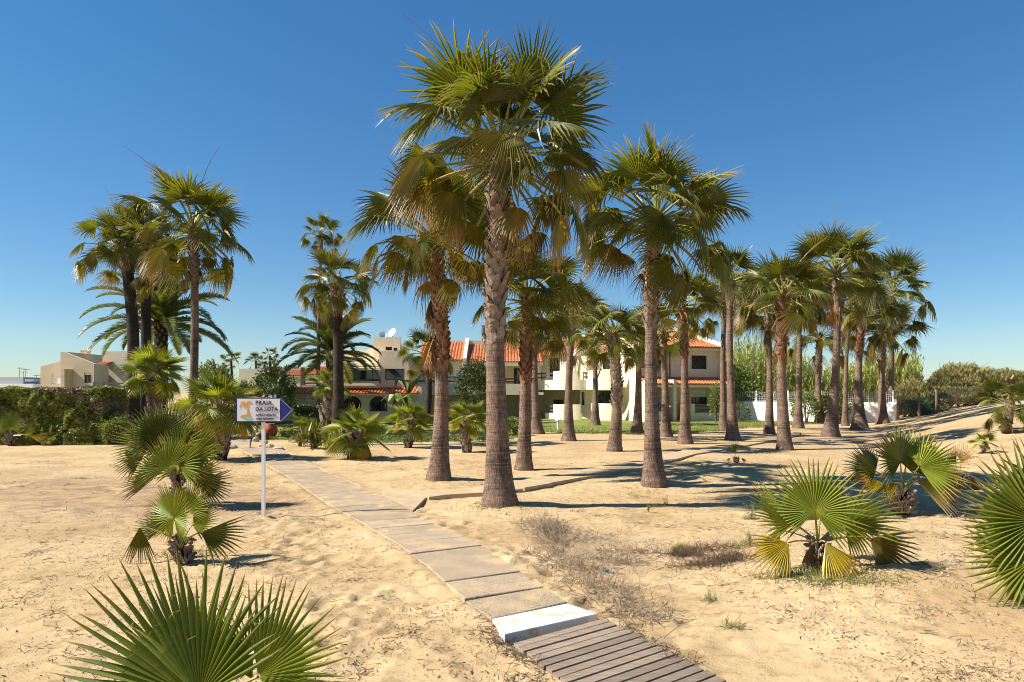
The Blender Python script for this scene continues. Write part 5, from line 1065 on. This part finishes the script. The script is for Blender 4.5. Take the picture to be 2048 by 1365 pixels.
for i, (x, w, hh) in enumerate(((770, 70, 22), (838, 72, 24), (905, 70, 24), (985, 66, 26))):
    bush(x, 890, w, hh, ['low ground cover plants under the stout young palm', 'low ground cover plants left of the red shaggy trunk', 'low ground cover plants right of the red shaggy trunk', 'low ground cover plants beside the tallest trunk'][i], 'bush', 1200, .06, name='ground_cover', cat='ground cover', Y=29.5, seed=20+i, depth=1.2)
# banana-like plant by the awning
def bigleaf(px, py, Y, hpx, label, seed):
    base = P(px, py, Y); base.z = g1(base.x, base.y); k = FPX/Y; rt = empty('banana_plant', base, label, 'plant'); H = hpx/k; rr = random.Random(seed)
    mb = MB(); mb.tube([Vector((0, 0, -.05)), Vector((.1, 0, H*.6))], [.12, .07], 8); mb.build('stem', [M['petiole']], rt)
    for i in range(9):
        a = i*2.4; o = Vector((math.cos(a), math.sin(a), 0)); p = [Vector((.1, 0, H*.55)), Vector((.1, 0, H*.8))+o*.35*H*.4, Vector((.1, 0, H*rr.uniform(.8, 1)))+o*H*.35, Vector((.1, 0, H*rr.uniform(.5, .8)))+o*H*.5]
        m = MB(); s = o.cross(Z3)
        for j in range(3):
            w0, w1 = (.04, .2, .18)[j], (.2, .18, .02)[j]; m.add([p[j]-s*w0, p[j]+Z3*.03, p[j]+s*w0, p[j+1]+s*w1, p[j+1]+Z3*.03, p[j+1]-s*w1], [(0, 1, 4, 5), (1, 2, 3, 4)])
        m.build('leaf', [M['bush']], rt)
bigleaf(815, 838, 46, 105, 'pale green banana plant standing before the tiled awning', 4)
bigleaf(795, 850, 42, 70, 'smaller banana plant below the arched windows', 6)
# reeds behind the wall, tamarisk on the dune
def canes():
    rg = np.random.default_rng(8); n = 1700; px = 1432+rg.random(n)**.95*402; Y = 54+rg.random(n)*7+(1800-px)*.008; x = (px-1024)*Y/FPX
    zt = CAMH+(785-(742-18*np.sin((px-1430)/45)-26*((px < 1600))+rg.normal(size=n)*14))*Y/FPX; zb = ground_base(x, Y); VV = []; CC = []; S = MB()
    lv = []; 
    V = []; F = []
    k = 0
    for i in range(n):
        h = zt[i]-zb[i]; lean = rg.normal(0, .07, 2)+[.05, 0]
        b = np.array([x[i], Y[i], zb[i]]); t = np.array([lean[0]*h, lean[1]*h, h]); w = np.array([.018, 0, 0])
        V += [b-w, b+w, b+t+w*.3, b+t-w*.3]; F.append((k, k+1, k+2, k+3)); k += 4
        m = 15
        for j in range(m):
            f = .25+.75*(j+.5)/m; o = b+t*f; a = rg.random()*6.28; L = .75*(1.25-f*.6)*(.7+.6*rg.random()); d = np.array([math.cos(a)*.5, math.sin(a)*.5, .95]); q = np.cross(d, [0, 0, 1]); q = q/np.linalg.norm(q)*.045
            p1 = o+d*L*.55; p2 = p1+np.array([d[0]*1.1, d[1]*1.1, .35])*L*.5; V += [o-q*.5, o+q*.5, p1+q, p1-q, p2, p2]; F.append((k, k+1, k+2, k+3)); F.append((k+3, k+2, k+4, k+5)); k += 6
    me = mesh_np('cane_thicket', np.array(V), np.array(F), [M['cane']]); tag(link('cane_thicket', me), 'tall yellow green cane thicket behind the white garden wall', 'reeds', kind='stuff')
canes()
def tamarisk(px, py, w, hh, Y, label, seed, n=26000, low=.45):
    base = P(px, py, Y); base.z = g1(base.x, base.y)-.1; k = FPX/Y; W_ = w/k; H = max(.6, P(px, py-hh, Y).z-base.z); rt = empty('tamarisk_shrub', base, label, 'shrub', 'tamarisk shrubs on the dune')
    C = shell_pts(n, W_/2, 2., H*.56, seed, lump=.3, hollow=.3); C[:, 2] += H*low*.9; leaf_cloud('foliage', C, .34, [M['tamarisk'], M['hedge_dry']], rt, 13, seed, .9, 'stuff', mi=(np.random.default_rng(seed).random(len(C)) < .18).astype(int))
    mb = MB(); rr = random.Random(seed)
    for i in range(14): a = rr.uniform(0, 6.28); mb.tube(bez(Vector((rr.uniform(-.3, .3)*W_, 0, -.1)), Vector((rr.uniform(-.3, .3)*W_, 0, H*.5)), Vector((rr.uniform(-.48, .48)*W_, rr.uniform(-1, 1), H*rr.uniform(.7, 1.08))), 5), [.05, .04, .03, .02, .008], 5)
    mb.build('stem', [M['bark']], rt)
tamarisk(1835, 838, 110, 78, 50, 'green brown tamarisk shrub at the foot of the dune by the cane thicket', 3)
tamarisk(1925, 836, 160, 112, 56, 'largest rounded tamarisk shrub behind the chain link fence', 4, 40000)
tamarisk(2035, 820, 150, 84, 57, 'tamarisk shrub at the right edge behind the dwarf palm', 5, 26000)
bush(1826, 838, 80, 44, 'dark tangle of low scrub at the base of the chain link fence', 'bush_dark', 2600, .16, name='scrub', Y=48, seed=24, asp=4)
tamarisk(1985, 820, 260, 52, 52.5, 'dry pale brush along the back of the chain link fence', 7, 26000)
# trees peeking over the roofs on the left
bush(430, 760, 80, 34, 'dark tree crown showing above the shaggy palm', 'bush', 3500, .3, name='far_tree', cat='tree', Y=75, seed=25, low=.5)
bush(540, 760, 60, 32, 'dark tree above the orange roofs', 'bush', 3500, .28, name='far_tree', cat='tree', Y=78, seed=26, low=.5)
bush(590, 760, 70, 30, 'yellow green tree above the orange roofs', 'bush', 3000, .28, name='far_tree', cat='tree', Y=80, seed=27, low=.5)
for i, (x, y) in enumerate(((462, 718), (512, 722), (540, 712))):
    make_palm(x, 800, x, y, 24, 5, None, 14, 'green', ['small distant palm above the shaggy palm', 'small distant palm over the green shrub', 'taller small distant palm over the orange roof'][i], 'distant palms over the roofs', mat_='trunk_dark', seed=140+i, spears=0, Y=72, name='distant_palm')
# ------------------------------------------------------------------ sign
def sign():
    base = G(527, 1036); Y = base.y; k = FPX/Y; rt = empty('arrow_sign', base, 'blue and white arrow sign reading PRAIA DA LOTA on a slim white post', 'sign')
    q = lambda px, py, dy=0.: P(px, py, Y)+Vector((0, dy, 0))-base
    mb = MB(); mb.box(-.027, .027, -.027, .027, -.3, q(527, 800).z); mb.build('post', [M['white_metal']], rt)
    rot = R(6)
    def T(v): return Vector((v[0], v[1]-.045, v[2]))
    pt = lambda l: [(q(a, b).x, q(a, b).z) for a, b in l]
    mb = MB(); mb.prism(pt([(474.5,844.5),(562.5,844.5),(587.5,820),(562,796.5),(474.5,796)]), .02, T); mb.build('panel', [M['blue']], rt)
    def flat(name, polys, m, d=.004, off=.004):
        mb = MB()
        for pl_ in polys: mb.prism(pt(pl_), d, lambda v: Vector((v[0], v[1]-.045-off, v[2])))
        return mb.build(name, [M[m]], rt)
    flat('white_field', [[(476.6,842.6),(561.6,842.6),(561.6,797.9),(476.6,797.9)]], 'sign_w')
    flat('arrow_border', [[(562.4,843.4),(586.6,820),(585.9,820),(562.4,842.8)], [(562.4,797.6),(562.4,798.2),(585.9,820),(586.6,820)]], 'white_metal')
    s = lambda l: [(420+a/4.875, 760+b/4.875) for a, b in l]
    leaves = [[(352,252),(330,240),(308,252),(297,275),(303,245),(325,226),(350,232),(360,245)], [(360,245),(352,225),(330,218),(303,228),(318,212),(345,210),(364,232)], [(362,240),(368,215),(385,204),(408,203),(385,218),(372,240)],
              [(366,244),(385,222),(410,218),(430,232),(405,228),(382,240)], [(362,250),(378,246),(392,258),(398,275),(384,262),(370,258)], [(356,250),(345,262),(342,280),(336,262),(346,248)]]
    flat('logo_palm', [s(l) for l in leaves]+[s([(362,255),(372,255),(388,300),(395,335),(408,348),(411,362),(300,362),(330,342),(368,336),(374,300)])], 'gold', .003, .008)
    flat('logo_wave', [s([(312,368),(340,366),(370,374),(400,376),(428,372),(410,388),(380,396),(350,388),(330,376)])], 'cyan', .003, .008)
    def text(tx, x, y, hpx, wpx):
        cu = bpy.data.curves.new('lettering', 'FONT'); cu.body = tx; cu.size = 1; cu.extrude = .004; cu.space_character = 1.12; cu.offset = -.004
        o = bpy.data.objects.new('lettering', cu); COL.objects.link(o); bpy.context.view_layer.update()
        me = bpy.data.meshes.new_from_object(o.evaluated_get(bpy.context.evaluated_depsgraph_get())); bpy.data.objects.remove(o)
        xs = [v.co.x for v in me.vertices]; ys = [v.co.y for v in me.vertices]; sx = (wpx/k)/(max(xs)-min(xs)); sy = (hpx/k)/(max(ys)-min(ys)); o0 = q(x, y)
        for v in me.vertices: v.co = Vector((o0.x+(v.co.x-min(xs))*sx, -.0545+v.co.z, o0.z+(v.co.y-min(ys))*sy))
        me.materials.clear(); me.materials.append(M['black']); link('lettering', me, rt)
    text('PRAIA', 513.8, 810, 8.4, 31.5); text('DA LOTA', 513.8, 822.7, 8.4, 43.5); text('APARTMENTS', 513.8, 833, 4.6, 39.5); text('AND RESORT', 513.8, 840, 3.6, 35.5)
    mb = MB()
    for x, y in ((525, 799), (525, 841.5)): c = q(x, y); mb.tube([c+Vector((0, -.056, 0)), c+Vector((0, -.050, 0))], .007, 8)
    mb.build('bolt', [M['grey_metal']], rt)
sign()
# ------------------------------------------------------------------ garden things
def rock(px, py, w, hh, label, seed, Y=None):
    b = G(px, py) if Y is None else P(px, py, Y); k = FPX/b.y; w /= k; hh /= k; rr = random.Random(seed); mb = MB(); n, m = 10, 6; vs = []; fs = []
    for i in range(m):
        ph = math.pi*i/(m-1)
        for j in range(n): r_ = 1+rr.uniform(-.2, .2); th = 6.283*j/n; vs.append((w/2*math.sin(ph)*math.cos(th)*r_, w*.4*math.sin(ph)*math.sin(th)*r_, hh*.45-hh*.6*math.cos(ph)*(1+rr.uniform(-.1, .1))))
    for i in range(m-1):
        for j in range(n): fs.append((i*n+j, i*n+(j+1) % n, (i+1)*n+(j+1) % n, (i+1)*n+j))
    mb.add(vs, fs); tag(mb.build('stone', [M['stone']], None, loc=b), label, 'stone', 'rough stones edging the path')
for i, (x, y, w, hh, l) in enumerate([(461,899,26,10,'broad flat sandy stone left of the path'),(524,893,18,8,'pale stone just behind the sign post'),(539,896,17,8,'middle pale stone right of the sign post'),(556,901,22,8,'rounded white stone ending the row right of the sign post'),
    (512,884,14,10,'upright grey stone at the right edge of the path'),(518,874,12,9,'small grey stone behind the upright one'),(447,886,10,5,'small stone under the shaggy palm'),(531,888,12,7,'small tan stone beside the terracotta pot'),(1012,1029+0,5,3,'pebble sized stone beside the tallest trunk')]): rock(x, y, w, hh, l, i+3)
b = P(541, 876, 32); b.z = g1(b.x, b.y); mb = MB(); mb.lathe([(.14, -.02), (.27, .12), (.33, .30), (.30, .48), (.20, .58), (.22, .64), (.18, .64), (.15, .55)], 20); tag(mb.build('terracotta_pot', [M['terracotta']], None, smooth=True, loc=b), 'round terracotta pot half hidden behind the sign post', 'pot')
for i, (x, y, t, Y) in enumerate(((474, 872, 824, 36), (456, 876, 848, 33), (464, 874, 850, 34), (514, 872, 850, 34), (490, 868, 848, 37))):
    b = P(x, y, Y); b.z = g1(b.x, b.y); hz = P(x, t, Y).z-b.z; mb = MB(); mb.tube([Vector((0, 0, -.1)), Vector((0, 0, hz))], [.05, .04], 8); mb.lathe([(.05, hz), (.055, hz+.03), (.02, hz+.06)], 8)
    tag(mb.build('garden_post', [M['white_metal'] if i == 0 else M['post']], None, loc=b), ['thin white garden post under the left end of the sign', 'short weathered post nearest the shaggy palm trunk', 'short weathered post second from the shaggy palm trunk', 'short dark post at the right edge of the path', 'short weathered post close to the path bend'][i], 'post', 'posts beside the garden path')
b = P(1116, 863, 38.3); b.z = g1(b.x, b.y); t = empty('bollard_light', b, 'small white bollard light standing on the lawn', 'bollard light'); mb = MB(); mb.lathe([(.11, 0), (.11, .03), (.065, .04), (.06, .42)], 14); mb.build('column', [M['white_metal']], t, smooth=False); mb = MB(); mb.lathe([(.12, .47), (.14, .50), (.14, .56), (.06, .585)], 14); mb.lathe([(.07, .42), (.07, .47)], 14); mb.build('cap', [M['white_metal']], t)
b = P(258, 866, 33); b.z = g1(b.x, b.y)
# light paved strip in the left lawn and white lounger beyond the hedge
mb = MB(); q = [P(205, 868, 34), P(262, 868, 34)]; x0, x1 = q[0].x-2, q[1].x+1.5; mb.box(x0, x1, 34.6, 35.3, g1(x0, 35)-.02, g1(x0, 35)+.07); tag(mb.build('paved_strip', [M['slab_side']]), kind='structure')
b = P(216, 853, 37); b.z = g1(b.x, b.y)+.05; t = empty('sun_lounger', b, 'white sun lounger on the lawn behind the leafy shrub', 'lounger'); mb = MB(); mb.box(-.7, .5, -.3, .3, .28, .34); mb.add([(.5,-.3,.30),(.5,.3,.30),(1.0,.3,.8),(1.0,-.3,.8),(.5,-.3,.35),(.5,.3,.35),(.96,.3,.84),(.96,-.3,.84)],[(0,1,2,3),(7,6,5,4),(0,4,5,1),(1,5,6,2),(2,6,7,3),(3,7,4,0)]); mb.build('bed', [M['white_metal']], t)
for sx in (-.6, .4):
    for sy in (-.25, .25): mb = MB(); mb.box(sx-.03, sx+.03, sy-.03, sy+.03, 0, .28); mb.build('leg', [M['white_metal']], t)
b = P(1270, 846.5, 47.5); b.z = g1(b.x, b.y)+.03
# crumpled blue wrapper
b = G(1216, 1146); mb = MB(); rr = random.Random(3); vs = [(rr.uniform(-.06, .06), rr.uniform(-.03, .03), rr.uniform(0, .04)) for _ in range(14)]; mb.add(vs, [(i, i+1, i+2) for i in range(12)]); tag(mb.build('wrapper', [M['bluebag']], None, loc=b), 'crumpled bright blue wrapper among the dry twigs', 'litter')
# ------------------------------------------------------------------ weeds, twigs and litter on the sand
def zg(x, y): return ground_h(np.array(x, float), np.array(y, float))
def on_path(x, y):
    cx = np.interp(y, [6, 8.8, 12, 17, 22, 28], [1.6, .35, -1.3, -3.9, -6.6, -9.9]); return np.abs(x-cx) < .85+.02*(y-8)
def twigs(name, spots, mk, label, seed, L=.16, rad=.0028, lift=.5, cat='dry twigs'):
    rg = np.random.default_rng(seed); V = []; 
    P0 = np.concatenate([np.stack([x+rg.normal(size=n)*sx, y+rg.normal(size=n)*sy], 1) for x, y, sx, sy, n in spots])
    m = len(P0); z = zg(P0[:, 0], P0[:, 1])-.005; a = rg.random(m)*6.28; e = rg.random(m)**2*lift*1.5; l = L*(.35+rg.random(m)); d = np.stack([np.cos(a)*np.cos(e), np.sin(a)*np.cos(e), np.sin(e)], 1)
    b = np.concatenate([P0, z[:, None]], 1); mid = b+d*l[:, None]*.5+rg.normal(size=(m, 3))*.012; t = b+d*l[:, None]+rg.normal(size=(m, 3))*.025; t[:, 2] = np.maximum(t[:, 2], z+.006); mid[:, 2] = np.maximum(mid[:, 2], z+.006)
    w = np.cross(d, [0, 0, 1.]); w /= np.linalg.norm(w, axis=1)[:, None]+1e-6; w = w*rad; u = np.array([0, 0, rad*1.5])
    V = np.stack([b-w, b+w, b+u, mid-w, mid+w, mid+u, t], 1).reshape(-1, 3); i = np.arange(m)[:, None]*7
    Fq = np.concatenate([i+[0, 1, 4, 3], i+[1, 2, 5, 4], i+[2, 0, 3, 5]]); Ft = np.concatenate([i+[3, 4, 6], i+[4, 5, 6], i+[5, 3, 6]])
    tag(link(name, mesh_np(name, V, [Fq, Ft], [M[mk]])), label, cat, kind='stuff')
def gp(px, py): q = G(px, py); return q.x, q.y
sp = []
def S(px, py, sx, sy, n): x, y = gp(px, py); sp.append((x, y, sx, sy, n))
S(1092, 1064, .12, .2, 340); S(1104, 1085, .12, .2, 200); S(1080, 1050, .2, .2, 300); S(1160, 1075, .3, .25, 200)
for i in range(16): f = i/15; S(1085+210*f, 1100+145*f, .10+.07*(i % 3), .12, 25+40*(i % 3))
S(1230, 1125, .2, .12, 200); S(1280, 1108, .2, .12, 120); S(1190, 1140, .2, .1, 90)
twigs('dry_brush', sp, 'twig', 'dry brown brush lying along the right side of the walk', 3, .24, .0034, .9)
sp = []; S(1370, 1112, .11, .1, 520); S(1400, 1135, .2, .14, 420); S(1455, 1120, .14, .14, 600); S(1420, 1100, .2, .12, 300)
twigs('dead_tuft', sp, 'litter', 'dark dead plant tufts in the sand left of the big upright fan', 5, .13, .0030, 1.1)
sp = []; S(1366, 1100, .08, .08, 220); S(1640, 1150, .28, .2, 700); S(1700, 1165, .3, .12, 320); S(1560, 1150, .2, .1, 220); S(370, 1110, .2, .15, 200); S(995, 1012, .4, .2, 260); S(880, 960, .35, .2, 120); S(1500, 1040, .06, .05, 90); S(1490, 1090, .12, .08, 130); S(1420, 1202, .04, .04, 50); S(1465, 1255, .04, .05, 45); S(1310, 1015, .1, .05, 60)
twigs('green_tuft', sp, 'weed', 'small green weed tufts around the palm feet', 7, .11, .003, 1.3, 'weeds')
sp = []
_q = np.random.default_rng(21)
for i in range(520):
    y = 4.6+_q.random()**1.4*17; x = (_q.random()*1.7-.85)*y*.85
    if on_path(np.array([x]), np.array([y]))[0]: continue
    sp.append((x, y, .10, .08, int(6+_q.random()*22)))
for i in range(26): f = _q.random(); x, y = gp(1010+(i % 2)*190+130*f, 1262+70*f); sp.append((x+(.12 if i % 2 else -.18), y, .07, .12, 40))
for i in range(30): y = 7.2+i*.35; sp.append((np.interp(y, [6, 8.8, 12, 17, 22], [1.6, .35, -1.3, -3.9, -6.6])-.85-_q.random()*.25, y, .08, .12, 14))
twigs('scattered_twigs', sp, 'litter', 'thin dry twigs strewn over the sand', 9, .10, .0024, .35)
def litter():
    rg = np.random.default_rng(31); n = 70000; y = 4.4+rg.random(n)**1.6*24; x = (rg.random(n)*1.8-.9)*y*.85; den = vnoise(x*1.4+9, y*1.4+2)*.6+vnoise(x*4, y*4)*.4
    den = den+rg.normal(size=n)*.05; k = (den > .47) & ~on_path(x, y); x, y = x[k], y[k]; z = zg(x, y); C = np.stack([x, y, z+.004], 1)
    o = leaf_cloud('ground_litter', C, .016, [M['litter'], M['twig']], None, 2.2, 4, .0, 'stuff', mi=(rg.random(len(C)) < .4).astype(int), bend=.1); o['label'] = 'tiny dark leaf bits scattered over the sand'; o['category'] = 'litter'
    n = 9000; y = 4.4+rg.random(n)**1.5*22; x = (rg.random(n)*1.8-.9)*y*.85; den = vnoise(x*2.4+3, y*2.4+8)*.6+vnoise(x*6, y*6)*.4; k = (den > .55) & ~on_path(x, y); x, y = x[k], y[k]
    o = leaf_cloud('leaf_scraps', np.stack([x, y, zg(x, y)+.006], 1), .036, [M['litter'], M['twig'], ], None, 3.5, 8, .0, 'stuff', mi=(rg.random(len(x)) < .55).astype(int), bend=.15); o['label'] = 'larger brown leaf scraps and curled bits lying on the sand'; o['category'] = 'litter'
    n = 2600; y = 6+rg.random(n)*14; x = y*(.15+rg.random(n)*.6)+rg.normal(size=n)*.4; k = ~on_path(x, y); x, y = x[k], y[k]; C = np.stack([x, y, zg(x, y)+.004], 1)
    o = leaf_cloud('shell_bits', C, .018, [M['shell']], None, 1.4, 6, .0, 'stuff', bend=.1); o['label'] = 'white shell fragments on the right hand sand'; o['category'] = 'shells'
litter()
# small weeds standing in the sand
for i, (x, y, hh, l) in enumerate([(497, 925, 22, 'wispy weed by the path left edge near the sign post'),(1500,1040,44,'grey green leafy weed left of the big upright fan'),(1330,1014,24,'thin upright weed in front of the large full crowned palm'),(1500,1092,36,'grey weed tuft lower left of the big upright fan'),(1296,1025,16,'small pale weed in the trunk shadow')]):
    b = G(x, y); k = FPX/b.y; H = hh/k; rt = empty('weed', b, l, 'weed', 'weeds standing in the sand'); rr = random.Random(i); mb = MB()
    for j in range(9):
        a = rr.uniform(0, 6.28); s = Vector((math.cos(a)*.35*H*rr.random(), math.sin(a)*.35*H*rr.random(), H*rr.uniform(.5, 1)))
        mb.tube([Vector((0, 0, -.01)), s*.5+Vector((.01, 0, 0)), s], [.003, .0025, .001], 4)
        for q_ in range(8): f = rr.uniform(.25, 1); c = s*f; d = Vector((rr.uniform(-1, 1), rr.uniform(-1, 1), rr.uniform(-.2, 1))).normalized()*.03; w = d.cross(Z3).normalized()*.007; mb.add([c, c+d*.5+w, c+d, c+d*.5-w], [(0, 1, 2, 3)])
    mb.build('leaves', [M['weed']], rt)
